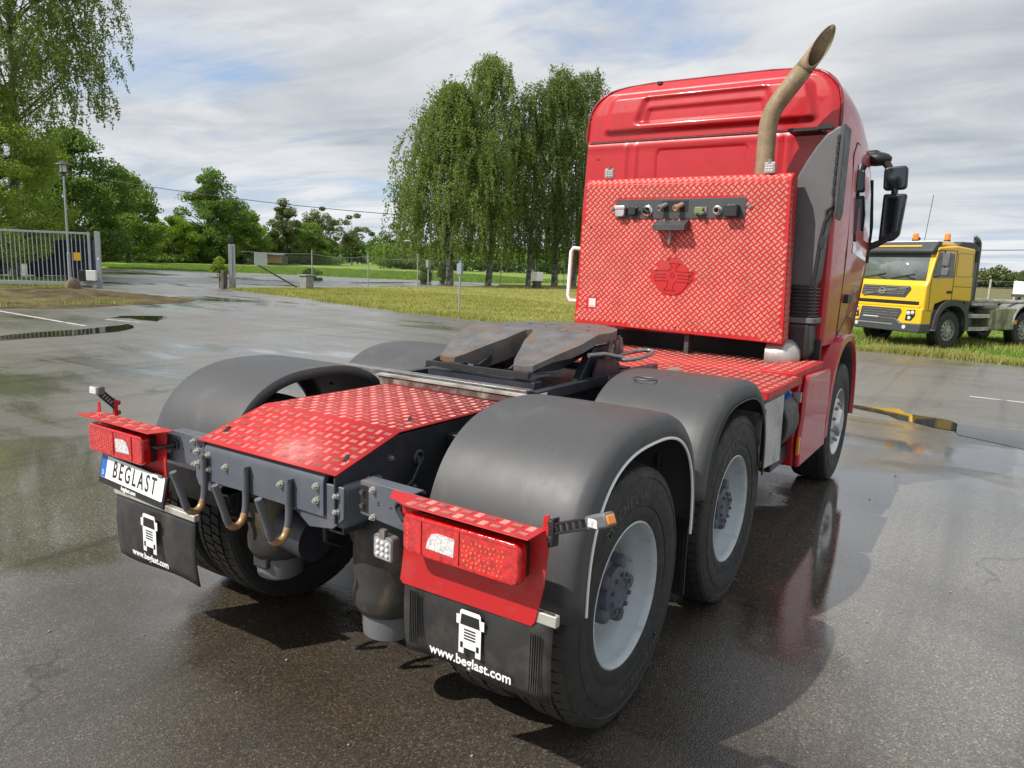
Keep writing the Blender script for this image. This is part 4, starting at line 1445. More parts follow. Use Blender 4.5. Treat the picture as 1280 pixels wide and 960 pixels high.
# upper rear wall: pressed roof back
rows = []
NZ, NY = 60, 110
for i in range(NZ + 1):
    z = 2.965 + (3.448 - 2.965) * i / NZ
    hw = hw_rear(z) - .012
    row = []
    for j in range(NY + 1):
        s = -1 + 2 * j / NY
        y = CY + s * hw
        x = xback(z) - .010
        # raised plateau, narrower at the top
        d1 = sdbox(y - CY, z - 3.19, .93 - .25 * (z - 3.0), .155, .05)
        x -= .045 * smooth(.03, -.03, d1)
        d2 = sdbox(y - CY, z - 3.205, .60 - .35 * (z - 3.1), .105, .03)
        x += .030 * smooth(.022, -.022, d2)
        d3 = sdbox(y - CY, z - 3.165, .52 - .2 * (z - 3.1), .055, .02)
        x += .026 * smooth(.02, -.02, d3)
        e = min(1 - abs(s), .05) / .05
        x += .022 * (1 - smooth(0, 1, e))
        row.append((x, y, z))
    rows.append(row)
MB().loft(rows).build('roof_back', RED, cab, ang=60)
# lower rear wall with pressed recess and ribs
rows = []
for i in range(70):
    z = 1.27 + (2.945 - 1.27) * i / 69
    hw = hw_rear(z) - .03
    row = []
    for j in range(141):
        y = CY - hw + 2 * hw * j / 140
        x = XB - .012
        d = sdbox(y + .03, z - 2.30, .40, .555, .03)
        x += .022 * smooth(.010, -.010, d)
        for yr in (.60, .70, -.66, -.74):
            x -= .012 * smooth(.03, .008, abs(y - yr - CY)) * smooth(2.93, 2.88, z)
        x -= .010 * smooth(.02, .0, abs(z - 2.915) - .012)
        row.append((x, y, z))
    rows.append(row)
MB().loft(rows).build('rear_wall', RED, cab, ang=60)
# roof joint and edge lip
b = MB()
b.tube([(XB - .016, 1.07 + CY, 2.953), (XB - .018, -1.07 + CY, 2.953)], .006, 6)
b.build('roof_joint', BLACKP, cab)
lip = [(xback(z) + .012, CY + s * (hw_rear(z) + .004), z + .003) for s, zs in ((1, np.linspace(2.97, 3.458, 30)),) for z in zs]
lip2 = [(x, 2 * CY - y, z) for x, y, z in lip[::-1]]
MB().tube(lip + lip2, .013, 6).build('roof_edge', mat('dark_red_edge', (0.22, 0.006, 0.010), 0.4, coat=.6), cab, ang=60)
MB().box(XB - .016, XB - .010, .945, .96, 2.80, 2.815).build('stud', BLACKP, cab)
b = MB().box(XB + .05, XB + .11, .40, .44, 3.44, 3.462)
b.build('roof_stud', BLACKP, cab)

# side windows, door seams, handles, mirrors
for sd in (-1, 1):
    def side_y(x, z, off=.004):
        xb, xf, hr, hf = xback(z), xfront(z), hw_rear(z), hw_front(z)
        t = (x - xb - .045) / (xf - .35 - xb)
        return CY + sd * (hr + (hf - hr) * t + .03 * math.sin(PI * min(1, max(0, t))) + off)
    poly = [(4.40, 2.02), (4.36, 2.60), (4.42, 2.76), (4.60, 2.80), (5.05, 2.80), (5.22, 2.62), (5.30, 2.20), (5.26, 1.96), (4.85, 1.98)]
    b = MB()
    cx_, cz_ = 4.82, 2.38
    ring0 = [(x, side_y(x, z), z) for x, z in poly]
    b.add(ring0 + [(cx_, side_y(cx_, cz_), cz_)], [(i, (i + 1) % 9, 9) for i in range(9)])
    b.build('side_window', GLASS, cab)
    b = MB()
    for path in ([(4.22, 1.30), (4.20, 2.0), (4.22, 2.82), (4.34, 2.93), (5.05, 2.93)], [(4.22, 1.62), (4.9, 1.66), (5.3, 1.72)], [(4.22, 1.30), (4.6, 1.46), (4.95, 1.42), (5.30, 1.30), (5.34, 1.72), (5.38, 2.2)]):
        b.tube([(x, side_y(x, z, .001), z) for x, z in path], .006, 5)
    b.build('door_seam', BLACKP, cab)
    b = MB().tube([(5.31, side_y(5.31, 1.95, .006), 1.95), (5.33, side_y(5.33, 2.3, .006), 2.30), (5.22, side_y(5.22, 2.72, .006), 2.72)], .016, 6)
    b.build('window_pillar', BLACKP, cab)
    MB().box(4.34, 4.56, *sorted((side_y(4.45, 1.62, -.01), side_y(4.45, 1.62, .03))), 1.585, 1.66).build('door_handle', BLK, cab, bevel=.008)
    # mirrors on two arms
    x0 = 5.30
    for pth, rr in (([(5.32, side_y(5.3, 2.09, -.03), 2.09), (5.32, sd * 1.285, 2.14), (5.32, sd * 1.38, 2.20), (5.32, sd * 1.40, 2.30)], [.035, .03, .026, .022]),
                    ([(5.36, side_y(5.3, 2.95, -.05), 2.97), (5.36, sd * 1.16, 2.97), (5.35, sd * 1.25, 2.92), (5.34, sd * 1.31, 2.83)], [.045, .05, .045, .03]),
                    ([(5.33, sd * 1.37, 2.60), (5.33, sd * 1.37, 2.66)], .03)):
        MB().tube(pth, rr, 8).build('mirror_arm', BLK, T, ang=60)
    b = MB().prism(rrect(.20, .215, .035), (5.30, sd * 1.365, 2.745), (0, 1, -.06), (.0, .05, 1), (.10, 0, 0))
    mh = b.build('mirror', BLK, T, bevel=.02, segs=3)
    MB().prism(rrect(.17, .185, .03), (5.2985, sd * 1.365, 2.745), (0, 1, -.06), (.0, .05, 1), (.002, 0, 0)).build('mirror_face', mat('dark_reflection_mirror', (0.08, 0.10, 0.11), 0.06, metal=.9, rvar=.02), mh)  # a dark reflection is put into the mirror's colour
    b = MB().prism([(-.095, .21), (.105, .21), (.08, -.17), (.03, -.225), (-.095, -.245)] if sd < 0 else [(-.10, .20), (.095, .20), (.095, -.215), (-.03, -.195), (-.075, -.15)], (5.30, sd * 1.375, 2.39), (0, -1 if sd < 0 else -1, 0), (0, 0, 1), (.10, 0, 0))
    mh = b.build('mirror', BLK, T, bevel=.02, segs=3)
    b = MB().prism([(-.07, .175), (.08, .175), (.06, -.13), (.02, -.165), (-.07, -.18)] if sd < 0 else [(-.08, .175), (.07, .175), (.07, -.18), (-.02, -.165), (-.06, -.13)], (5.2985, sd * 1.375, 2.39), (0, -1, 0), (0, 0, 1), (.002, 0, 0))
    b.build('mirror_face', mat('dark_reflection_mirror', (0.08, 0.10, 0.11), 0.06, metal=.9, rvar=.02), mh)
    b = MB().ball((5.36, sd * 1.18, 2.93), .11, 14, (.8, 1.25, .6))
    b.build('wide_mirror', BLK, T, ang=60)
# windscreen
b = MB()
rows = []
for z in np.linspace(1.95, 2.85, 6):
    rows.append([(xfront(z) - .10 * abs(s) ** 3 + .004, CY + s * (hw_front(z) - .22), z) for s in np.linspace(-1, 1, 9)])
b.loft(rows)
b.build('windscreen', GLASS, cab)

# ---- air intake duct behind the right cab corner
b = MB()
duct = [(-1.195, 2.925), (-1.160, 2.925), (-1.085, 2.875), (-1.02, 2.79), (-.96, 2.69), (-.90, 2.57), (-.82, 2.40), (-.80, 2.10), (-.80, 1.73), (-1.09, 1.72), (-1.12, 1.80), (-1.13, 2.12), (-1.145, 2.24), (-1.14, 2.30), (-1.185, 2.33)]
b.prism(duct, (3.50, 0, 0), (0, 1, 0), (0, 0, 1), (.22, 0, 0))
dct = b.build('air_intake', mat('intake_grey', (0.105, 0.107, 0.112), 0.55, var=0.08, bump=.03, bscale=250), T, bevel=.025, segs=3)
b = MB().prism([(-1.218, 2.935), (-1.185, 2.945), (-1.18, 2.45), (-1.205, 2.24), (-1.218, 2.30)], (3.49, 0, 0), (0, 1, 0), (0, 0, 1), (.24, 0, 0))
b.build('intake_edge', DGREY, dct, bevel=.008)
b = MB()
for k in range(6):
    z = 2.42 + .075 * k
    b.prism([(-1.184, z), (-1.184, z + .065), (-1.166 , z + .062), (-1.166, z + .003)], (3.482, 0, 0), (0, 1, 0), (0, 0, 1), (.02, 0, 0))
b.build('louvre', BLK, dct)
b = MB()
b.tube([(3.49, -1.10, 1.74), (3.49, -1.12, 2.08), (3.49, -1.14, 2.22), (3.49, -1.18, 2.30)], .016, 8)
b.box(3.46, 3.52, -1.16, -1.125, 2.02, 2.12)
b.build('hose_strip', BLK, dct, ang=60)
b = MB()
b.box(3.50, 3.72, -1.04, -.80, 2.905, 2.93).box(3.49, 3.53, -1.12, -1.02, 2.91, 2.945)
b.build('duct_bracket', BLACKP, dct)
b = MB()
N = 9
for k in range(N):
    z = 1.49 + .027 * k
    hw = .145
    b.prism(rrect(.34, .24, .05), (3.60, -.955, z), (0, 1, 0), (1, 0, 0), (0, 0, .015))
b.prism(rrect(.30, .20, .05), (3.60, -.955, 1.47), (0, 1, 0), (1, 0, 0), (0, 0, .27))
b.build('bellows', BLK, dct, bevel=.004)
b = MB()
b.prism(rrect(.37, .27, .04), (3.60, -.96, 1.44), (0, 1, 0), (1, 0, 0), (0, 0, .045))
b.build('bellows_collar', GREYP, dct, bevel=.006)
b = MB().prism([(-1.11, 1.44), (-.76, 1.44), (-.74, 1.30), (-.84, 1.16), (-1.09, 1.14), (-1.125, 1.2)], (3.46, 0, 0), (0, 1, 0), (0, 0, 1), (.30, 0, 0))
b.build('filter_housing', mat('creased_plastic', (0.022, 0.020, 0.024), 0.4, var=.2, bump=.5, bscale=14), dct, bevel=.03, segs=3)
# dark gap under the cab
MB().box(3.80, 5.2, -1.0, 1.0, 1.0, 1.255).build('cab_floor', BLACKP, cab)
b = MB().box(3.70, 3.76, -1.16, -1.08, 1.02, 1.30)
b.build('cab_support', NAVY, T)

# ---- exhaust stack
pth = [(3.42, -.666, 1.9), (3.42, -.666, 2.6), (3.42, -.664, 2.90), (3.42, -.668, 2.96), (3.42, -.678, 3.015), (3.42, -.696, 3.065), (3.42, -.722, 3.11), (3.42, -.752, 3.152), (3.42, -.82, 3.242), (3.42, -.89, 3.335), (3.42, -.955, 3.43)]
b = MB()
rad = .065
n = 24
dirn = Vector((0, -.59, .80)).normalized()
b.tube(pth[:-1], rad, n, caps=False)
ex = b.build('exhaust_stack', EXH, T, ang=60, solid=.004)
# slanted turn-out end
P0 = Vector(pth[-2])
a_ = Vector((1, 0, 0))
b_ = dirn.cross(a_).normalized()
if b_.y > 0:
    b_ = -b_
outer, tip = [], []
cdir = (b_ * .62 - a_ * .78).normalized()      # the opening looks right and to the rear
for j in range(n):
    w = 2 * PI * j / n
    o_ = a_ * rad * math.sin(w) + b_ * rad * math.cos(w)
    q = o_.dot(cdir) / rad
    outer.append(P0 + o_)
    tip.append(P0 + o_ * (1.0 - .12 * max(0, -q)) + dirn * (.04 + .31 * (1 - q) / 2))
mid = [(o + t) / 2 for o, t in zip(outer, tip)]
b = MB().loft([outer, mid, tip], True)
b.build('stack_tip', EXH, ex, ang=60, solid=.004)
b = MB().loft([[P0 + (p - P0) * .985 for p in outer], [Vector(t) - dirn * .002 + (P0 + dirn * (t - P0).dot(dirn) - t) * .05 for t in tip]], True)
b.build('stack_bore', SOOT, ex, ang=60)


# ================================================================ GROUND
def sheet(name, poly, z, m, kind='structure', grid=None):
    b = MB()
    b.add([(x, y, z) for x, y in poly], [tuple(range(len(poly)))])
    o = b.build(name, m)
    o['kind'] = kind
    return o


def wobble(poly, amp, sub=6, seed=0):
    r = np.random.default_rng(seed)
    out = []
    n = len(poly)
    for i in range(n):
        p, q = np.array(poly[i], float), np.array(poly[(i + 1) % n], float)
        d = q - p
        L = np.linalg.norm(d)
        k = max(1, min(60, int(L / sub))) if sub > 0.9 else max(2, int(L / sub))
        nn = np.array([-d[1], d[0]]) / max(L, 1e-6)
        for j in range(k):
            t = j / k
            out.append(tuple(p + d * t + nn * r.normal(0, amp) * (1 if j else .5)))
    return out


def asphalt_mat():
    m = bpy.data.materials.new('wet_asphalt')
    m.use_nodes = True
    t = NT(m.node_tree)
    out = t.n('ShaderNodeOutputMaterial')
    b = t.n('ShaderNodeBsdfPrincipled')
    t.l(b.outputs[0], out.inputs[0])
    tc = t.n('ShaderNodeTexCoord')
    v = tc.outputs['Object']
    # aggregate grains
    vor = t.n('ShaderNodeTexVoronoi', feature='F1')
    vor.inputs['Scale'].default_value = 150
    t.l(v, vor.inputs['Vector'])
    vor2 = t.n('ShaderNodeTexVoronoi', feature='F1')
    vor2.inputs['Scale'].default_value = 260
    t.l(v, vor2.inputs['Vector'])
    grain = t.n('ShaderNodeSeparateColor')
    t.l(vor.outputs['Color'], grain.inputs[0])
    spec = t.ramp(grain.outputs[0], [(0.0, (0.030, 0.022, 0.014)), (0.70, (0.062, 0.046, 0.030)), (0.94, (0.085, 0.066, 0.044)), (1.0, (0.145, 0.118, 0.082))])
    patch = t.noise(t.mapping(v, scale=(0.35, 0.22, 1)), 1.0, 6, 0.6, 0.4)
    col = t.mix(t.ramp(patch, [(0.38, 0.0), (0.62, 1.0)]), spec, t.mix(1.0, spec, (1.15, 1.32, 1.65), 'MULTIPLY'))
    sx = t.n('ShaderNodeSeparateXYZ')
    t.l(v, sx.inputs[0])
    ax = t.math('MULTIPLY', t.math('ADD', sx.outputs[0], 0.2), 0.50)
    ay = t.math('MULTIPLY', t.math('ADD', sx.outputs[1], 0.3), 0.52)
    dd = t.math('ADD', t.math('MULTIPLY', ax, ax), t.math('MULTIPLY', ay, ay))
    sky_sheen = t.ramp(t.math('ADD', t.math('MULTIPLY', dd, 0.30), t.math('MULTIPLY', patch, 0.8)), [(0.62, 0.0), (0.95, 1.0)])  # sky reflection painted as paler grey, away from the truck's rear
    col = t.mix(sky_sheen, col, t.mix(1.0, spec, (2.3, 2.8, 3.6), 'MULTIPLY'))
    stain = t.noise(t.mapping(v, scale=(0.9, 0.35, 1), rot=(0, 0, 0.5)), 0.8, 7, 0.65, 0.6)
    col = t.mix(t.ramp(stain, [(0.50, 0.0), (0.72, 0.55)]), col, (0.018, 0.016, 0.014))
    wv = t.n('ShaderNodeTexVoronoi', feature='DISTANCE_TO_EDGE')
    wv.inputs['Scale'].default_value = 0.33
    nv = t.n('ShaderNodeTexNoise')
    nv.inputs['Scale'].default_value = 1.3
    nv.inputs['Detail'].default_value = 6
    t.l(v, nv.inputs['Vector'])
    vm = t.n('ShaderNodeVectorMath', operation='MULTIPLY_ADD')
    t.l(nv.outputs['Color'], vm.inputs[0])
    vm.inputs[1].default_value = (1.4, 1.4, 0)
    t.l(v, vm.inputs[2])
    t.l(vm.outputs[0], wv.inputs['Vector'])
    crack = t.math('MULTIPLY', t.ramp(wv.outputs['Distance'], [(0.0, 0.8), (0.005, 0.0)]), t.ramp(t.noise(v, 0.45, 3), [(0.50, 0.0), (0.58, 1.0)]))
    col = t.mix(crack, col, (0.012, 0.010, 0.008))
    trk = t.noise(t.mapping(v, scale=(0.12, 2.6, 1), rot=(0, 0, -0.18)), 1.0, 5, 0.6, 0.2)
    col = t.mix(t.ramp(trk, [(0.52, 0.0), (0.66, 0.45)]), col, (0.026, 0.022, 0.018))
    t.l(col, b.inputs['Base Color'])
    # wetness: broad film with damp, drying streaks along the run-off, and two hollows that hold water
    w1 = t.noise(t.mapping(v, scale=(0.16, 0.10, 1), loc=(2.3, 7.9, 0), rot=(0, 0, 0.35)), 1.0, 5, 0.55, 0.5)
    w2 = t.noise(t.mapping(v, scale=(1.1, 0.30, 1), loc=(4, 1, 0), rot=(0, 0, 0.75)), 1.0, 6, 0.6, 0.4)
    wet = t.math('ADD', t.math('MULTIPLY', w1, 0.60), t.math('MULTIPLY', w2, 0.40))
    sp = t.n('ShaderNodeSeparateXYZ')
    t.l(v, sp.inputs[0])
    for (cx, cy, rx, ry, amt) in ((2.9, -2.0, 2.6, 1.2, 0.22), (0.2, 3.5, 2.0, 1.9, 0.24), (7.5, 1.5, 3.0, 5.0, 0.07), (12.0, 20.0, 2.0, 6.0, 0.10)):
        dx = t.math('MULTIPLY', t.math('SUBTRACT', sp.outputs[0], cx), 1 / rx)
        dy = t.math('MULTIPLY', t.math('SUBTRACT', sp.outputs[1], cy), 1 / ry)
        d2 = t.math('ADD', t.math('MULTIPLY', dx, dx), t.math('MULTIPLY', dy, dy))
        wet = t.math('ADD', wet, t.ramp(d2, [(0.0, amt), (1.0, 0.0)]))
    wetf = t.ramp(wet, [(0.44, 0.0), (0.52, 0.35), (0.58, 0.75), (0.66, 1.0)])
    rough = t.ramp(wetf, [(0.0, 0.46), (0.4, 0.30), (0.75, 0.12), (1.0, 0.03)])
    t.l(rough, b.inputs['Roughness'])
    b.inputs['IOR'].default_value = 1.55
    b.inputs['Coat Weight'].default_value = 0.85
    t.l(t.ramp(wetf, [(0.0, 0.50), (0.4, 0.33), (0.75, 0.10), (1.0, 0.02)]), b.inputs['Coat Roughness'])
    hgt = t.math('ADD', t.math('MULTIPLY', vor.outputs['Distance'], 1.0), t.math('MULTIPLY', vor2.outputs['Distance'], 0.5))
    bp = t.n('ShaderNodeBump', i_Distance=0.004)
    t.l(t.ramp(wetf, [(0.0, 0.55), (0.5, 0.30), (0.8, 0.08), (1.0, 0.015)]), bp.inputs['Strength'])
    t.l(hgt, bp.inputs['Height'])
    bp2 = t.n('ShaderNodeBump', i_Distance=0.012)
    t.l(t.ramp(wetf, [(0.0, 0.22), (0.8, 0.06), (1.0, 0.02)]), bp2.inputs['Strength'])
    t.l(t.noise(v, 3.0, 4, 0.5), bp2.inputs['Height'])
    t.l(bp.outputs[0], bp2.inputs['Normal'])
    t.l(bp2.outputs[0], b.inputs['Normal'])
    t.l(bp2.outputs[0], b.inputs['Coat Normal'])
    return m


def ground_mat(name, c1, c2, c3, s1, s2):
    m = bpy.data.materials.new(name)
    m.use_nodes = True
    t = NT(m.node_tree)
    out = t.n('ShaderNodeOutputMaterial')
    b = t.n('ShaderNodeBsdfPrincipled', i_Roughness=0.9)
    b.inputs['Specular IOR Level'].default_value = 0.1
    t.l(b.outputs[0], out.inputs[0])
    tc = t.n('ShaderNodeTexCoord')
    v = tc.outputs['Object']
    a = t.ramp(t.noise(v, s1, 6, 0.6, 0.3), [(0.35, 0.0), (0.65, 1.0)])
    c = t.ramp(t.noise(v, s2, 5, 0.65), [(0.42, 0.0), (0.68, 1.0)])
    t.l(t.mix(c, t.mix(a, c1, c2), c3), b.inputs['Base Color'])
    bp = t.n('ShaderNodeBump', i_Strength=0.6, i_Distance=0.05)
    t.l(t.noise(v, 14, 4, 0.7), bp.inputs['Height'])
    t.l(bp.outputs[0], b.inputs['Normal'])
    return m


G_FIELD = ground_mat('green_field', (0.15, 0.235, 0.042), (0.20, 0.29, 0.060), (0.24, 0.28, 0.085), 0.05, 0.6)
G_LAWN = ground_mat('dry_lawn', (0.24, 0.24, 0.065), (0.36, 0.31, 0.12), (0.19, 0.235, 0.055), 0.35, 1.6)
G_DIRT = ground_mat('bare_earth', (0.045, 0.033, 0.020), (0.10, 0.074, 0.044), (0.16, 0.145, 0.06), 0.6, 0.9)
G_VERGE = ground_mat('green_verge', (0.10, 0.18, 0.025), (0.15, 0.22, 0.04), (0.20, 0.24, 0.06), 0.5, 2)
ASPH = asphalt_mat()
WATER = mat('puddle_water', (0.020, 0.017, 0.013), 0.025, var=0.1, rvar=0.01, bump=0.015, bscale=6, spec=0.5)

sheet('ground', [(-900, -2500), (4000, -2500), (4000, 3500), (-900, 3500)], -0.004, G_FIELD)
yard = [(16.4, -60), (16.6, -14), (16.8, -2.9), (17.25, 0), (17.0, 4), (16.85, 8.5), (16.1, 11.3), (16.7, 14.4), (17.5, 17.6), (19.1, 23), (20.3, 29), (21.2, 31.4), (23.3, 32.6), (30.6, 32.0), (38, 31.6),
        (47, 32.0), (52, 35.5), (50, 39.7), (47.1, 45), (42.7, 59.8), (34.6, 68.1), (24, 88), (-60, 150), (-70, -60)]
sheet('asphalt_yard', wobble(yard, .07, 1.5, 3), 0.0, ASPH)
sheet('lawn', [(16.3, -60), (16.3, 40), (60, 33), (75, 31), (75, -60)], -0.002, G_LAWN)
sheet('verge', [(16.35, -60), (16.35, 3.0), (24, 5.5), (75, 9), (75, -60)], -0.001, G_VERGE)
sheet('verge', wobble([(4, 41), (9.5, 39.0), (15.2, 34.6), (16.8, 37), (18.0, 42), (16, 52), (-10, 62), (-20, 45)], .12, 1.2, 4), 0.004, G_VERGE)

# low mound of bare earth by the gate
MX, MY = 6.5, 28.0
rows = []
for i in range(26):
    row = []
    for j in range(60):
        u, w = i / 25, j / 59
        x = -6 + 20.5 * w
        edge0 = 21.9 - .12 * (x - 6.5) + .35 * math.sin(x * 1.3) + 2.6 * max(0, (x - 10.2) / 4) ** 1.4
        edge1 = 35.2 - .40 * (x - 9.5) + .2 * math.sin(x * 2.1)
        if edge1 < edge0 + .3:
            edge1 = edge0 + .3
        y = edge0 + (edge1 - edge0) * u
        hgt = .16 * math.sin(PI * u) * min(1, (14.5 - x) / 2.5) * (1 + .35 * math.sin(x * 2.7 + y * 1.9)) + .02 * math.sin(x * 7 + y * 5)
        row.append((x, y, max(.003, .006 + hgt * (1 if 0 < i < 25 else 0))))
    rows.append(row)
o = MB().loft(rows).build('dirt_bank', G_DIRT, ang=60)
o['kind'] = 'structure'

# puddles, irregular films of standing water
PUD = [
    ([(3.66, 13.7), (5.03, 13.75), (6.2, 14.1), (6.83, 14.7), (7.30, 15.7), (6.6, 15.35), (5.77, 14.95), (4.6, 14.75), (4.0, 14.54), (2.4, 14.9), (-1, 15.0), (-1.5, 13.9), (1.5, 13.4)], .07),
    ([(8.32, 18.0), (9.28, 17.45), (8.9, 16.7), (8.16, 15.95), (8.1, 16.5), (8.17, 17.2), (7.8, 17.6)], .05),
    ([(8.80, -.5), (8.78, -.9), (8.76, -1.3), (8.45, -1.75), (8.25, -2.05), (8.3, -2.8), (8.2, -4.5), (7.0, -4.4), (7.05, -2.75), (7.45, -2.1), (7.75, -1.85), (7.95, -1.38), (8.38, -1.05), (8.55, -.5)], .075),
    ([(35, 37), (37, 38.2), (41, 38.9), (44, 38.2), (45, 37.4), (42, 37.2), (38, 36.8)], .15),
]
for i, (pl, am) in enumerate(PUD):
    sheet('puddle', wobble(pl, am, .5, 20 + i), .004, WATER)

# painted parking lines
b = MB()


def stripe(p, q, w, name='painted_line'):
    p, q = Vector((*p, 0.0045)), Vector((*q, 0.0045))
    d = (q - p).normalized()
    n = Vector((-d.y, d.x, 0)) * w / 2
    o = MB().add([p - n, q - n, q + n, p + n], [(0, 1, 2, 3)]).build(name, LINEW)
    o['kind'] = 'structure'


stripe((6.65, 22.6), (6.25, 15.7), .12)
stripe((10.95, -2.1), (10.85, -6.2), .10)
stripe((7.7, 15.9), (7.5, 17.2), .10)
stripe((2.62, -2.72), (3.08, -2.70), .035)
# loose stones on the tarmac
b = MB()
for k in range(170):
    x, y = rng.uniform(-1.2, 9), rng.uniform(-5, 5)
    b.ball((x, y, .004), float(rng.uniform(.003, .009)), 6, (1, .8, .6))
o = b.build('loose_grit', STONE)
o['kind'] = 'stuff'


# ================================================================ PLANTS
def leaf_mesh(name, C, size, m, droop=0.0, jitter=0.35):
    """C (n,3) leaf centres -> diamond shaped leaf faces, random attitude"""
    n = len(C)
    a = rng.normal(size=(n, 3))
    if droop:
        a[:, 2] -= droop
    a /= np.linalg.norm(a, axis=1, keepdims=True)
    q = rng.normal(size=(n, 3))
    bb = np.cross(a, q)
    bb /= np.linalg.norm(bb, axis=1, keepdims=True)
    s = size * rng.uniform(1 - jitter, 1 + jitter, size=(n, 1))
    V = np.stack([C - a * s, C + bb * s * .55, C + a * s, C - bb * s * .55], 1).reshape(-1, 3)
    F = np.arange(4 * n).reshape(n, 4)
    return npmesh(name, V, F, m)


def limb(b, p, q, r0, r1, bend=.12, n=5, seg=5):
    p, q = Vector(p), Vector(q)
    L = (q - p).length
    off = Vector(rng.normal(size=3)) * L * bend
    pts = [p.lerp(q, t) + off * math.sin(PI * t) for t in np.linspace(0, 1, n)]
    b.tube(pts, [r0 + (r1 - r0) * t for t in np.linspace(0, 1, n)], seg)
    return pts


def env_profile(prof, h):
    return np.interp(h, [p[0] for p in prof], [p[1] for p in prof])


def broadleaf(name, label, loc, H, prof, nclump, nleaf, lsize, m, rc=1.0, trunk_r=.25, base=.25, bark=None, lean=(0, 0), group=None, cat='tree', shell=.55, sparse=1.0):
    """prof: (relative height, crown radius) list; clumps spread through the crown volume"""
    t = thing(name, label, cat, loc, float(rng.uniform(0, 6.28)) * 0, group)
    C, anchors = [], []
    while len(anchors) < nclump:
        h = rng.uniform(prof[0][0], prof[-1][0])
        rmax = env_profile(prof, h)
        if rng.uniform(0, max(p[1] for p in prof)) > rmax + .15:
            continue
        rr = rmax * (rng.uniform(shell, 1.0) if rng.uniform() < .8 else rng.uniform(.1, shell))
        a = rng.uniform(0, 2 * PI)
        anchors.append((rr * math.cos(a) + lean[0] * h, rr * math.sin(a) + lean[1] * h, h * H))
    for c in anchors:
        k = int(nleaf / nclump * rng.uniform(.6, 1.4))
        rad = rc * rng.uniform(.65, 1.35)
        d = rng.normal(size=(k, 3))
        d /= np.linalg.norm(d, axis=1, keepdims=True)
        d *= rad * rng.uniform(.25, 1.0, size=(k, 1)) ** .6
        d[:, 2] *= .62
        d[:, 2] -= .12 * (d[:, 0] ** 2 + d[:, 1] ** 2) / max(rad, .1)
        C.append(np.array(c) + d)
    C = np.concatenate(C)
    obj('crown', leaf_mesh('crown', C, lsize, m), t)
    b = MB()
    top = Vector((lean[0] * .8, lean[1] * .8, H * .82))
    pts = limb(b, (0, 0, -.1), top, trunk_r, trunk_r * .25, .015, 8, 8)
    for c in anchors[::2]:
        hz = min(H * .78, max(H * base * .7, c[2] * .72 - .3))
        f = hz / (H * .82)
        s = pts[min(len(pts) - 1, int(f * (len(pts) - 1)))]
        limb(b, s, c, trunk_r * .28, .02, .10, 4, 4)
    b.build('trunk', bark or BARK, t, ang=60)
    return t


def birch(label, loc, H, prof, nstr, m, lsize=.11, trunk_r=.22, lean=(0, 0), strand=(1.2, 3.6), dens=16, nup=40, group=None, start=.22, shell=.35):
    """weeping birch: limbs rising from the trunk, long hanging strands of small leaves"""
    t = thing('birch_tree', label, 'birch', loc, 0, group)
    b = MB()
    pts = limb(b, (0, 0, -.1), (lean[0], lean[1], H * .95), trunk_r, .03, .02, 10, 8)
    C = []
    limbs = []
    for k in range(nup):
        f = rng.uniform(start, .95)
        i = f * (len(pts) - 1)
        s = pts[int(i)].lerp(pts[min(len(pts) - 1, int(i) + 1)], i - int(i))
        h = min(.99, f + rng.uniform(.06, .16))
        a = rng.uniform(0, 2 * PI)
        rr = env_profile(prof, h) * rng.uniform(.55, .95)
        e = Vector((rr * math.cos(a) + lean[0] * h, rr * math.sin(a) + lean[1] * h, h * H))
        limbs.append(limb(b, s, e, trunk_r * .32 * (1.1 - f), .015, .10, 6, 4))
    for k in range(nstr):
        if rng.uniform() < .45:
            lb = limbs[int(rng.integers(len(limbs)))]
            i = rng.uniform(.35, 1) * (len(lb) - 1)
            p = lb[int(i)].lerp(lb[min(len(lb) - 1, int(i) + 1)], i - int(i)) + Vector(rng.normal(size=3)) * .5
        else:
            h = rng.uniform(prof[0][0] + .06, prof[-1][0])
            rr = env_profile(prof, h) * rng.uniform(shell, 1.0) ** .7
            a = rng.uniform(0, 2 * PI)
            p = Vector((rr * math.cos(a) + lean[0] * h, rr * math.sin(a) + lean[1] * h, h * H))
        L = rng.uniform(*strand)
        L = min(L, max(.4, p.z - prof[0][0] * H))
        nl = int(L * dens)
        tt = np.sort(rng.uniform(0, 1, nl))
        out_ = np.array((p.x - lean[0] * p.z / H, p.y - lean[1] * p.z / H))
        out_ = out_ / (np.linalg.norm(out_) + .3) * rng.uniform(.1, .7)
        drift = rng.normal(size=2) * .3 + out_
        sw = rng.uniform(.10, .30)
        P = np.zeros((nl, 3))
        P[:, 0] = p.x + drift[0] * np.sqrt(tt) + rng.normal(0, sw, nl) * (1.1 - tt)
        P[:, 1] = p.y + drift[1] * np.sqrt(tt) + rng.normal(0, sw, nl) * (1.1 - tt)
        P[:, 2] = p.z - L * tt ** 1.3 + .15 + rng.normal(0, .08, nl)
        C.append(P)
        if k % 4 == 0:
            b.tube([(p.x, p.y, p.z), (p.x + drift[0] * .7, p.y + drift[1] * .7, p.z - L * .4), (p.x + drift[0], p.y + drift[1], p.z - L * .9)], [.012, .008, .004], 3, False)
    C = np.concatenate(C)
    obj('crown', leaf_mesh('crown', C, lsize, m, droop=.8), t)
    b.build('trunk', BIRCHB, t, ang=60)
    return t


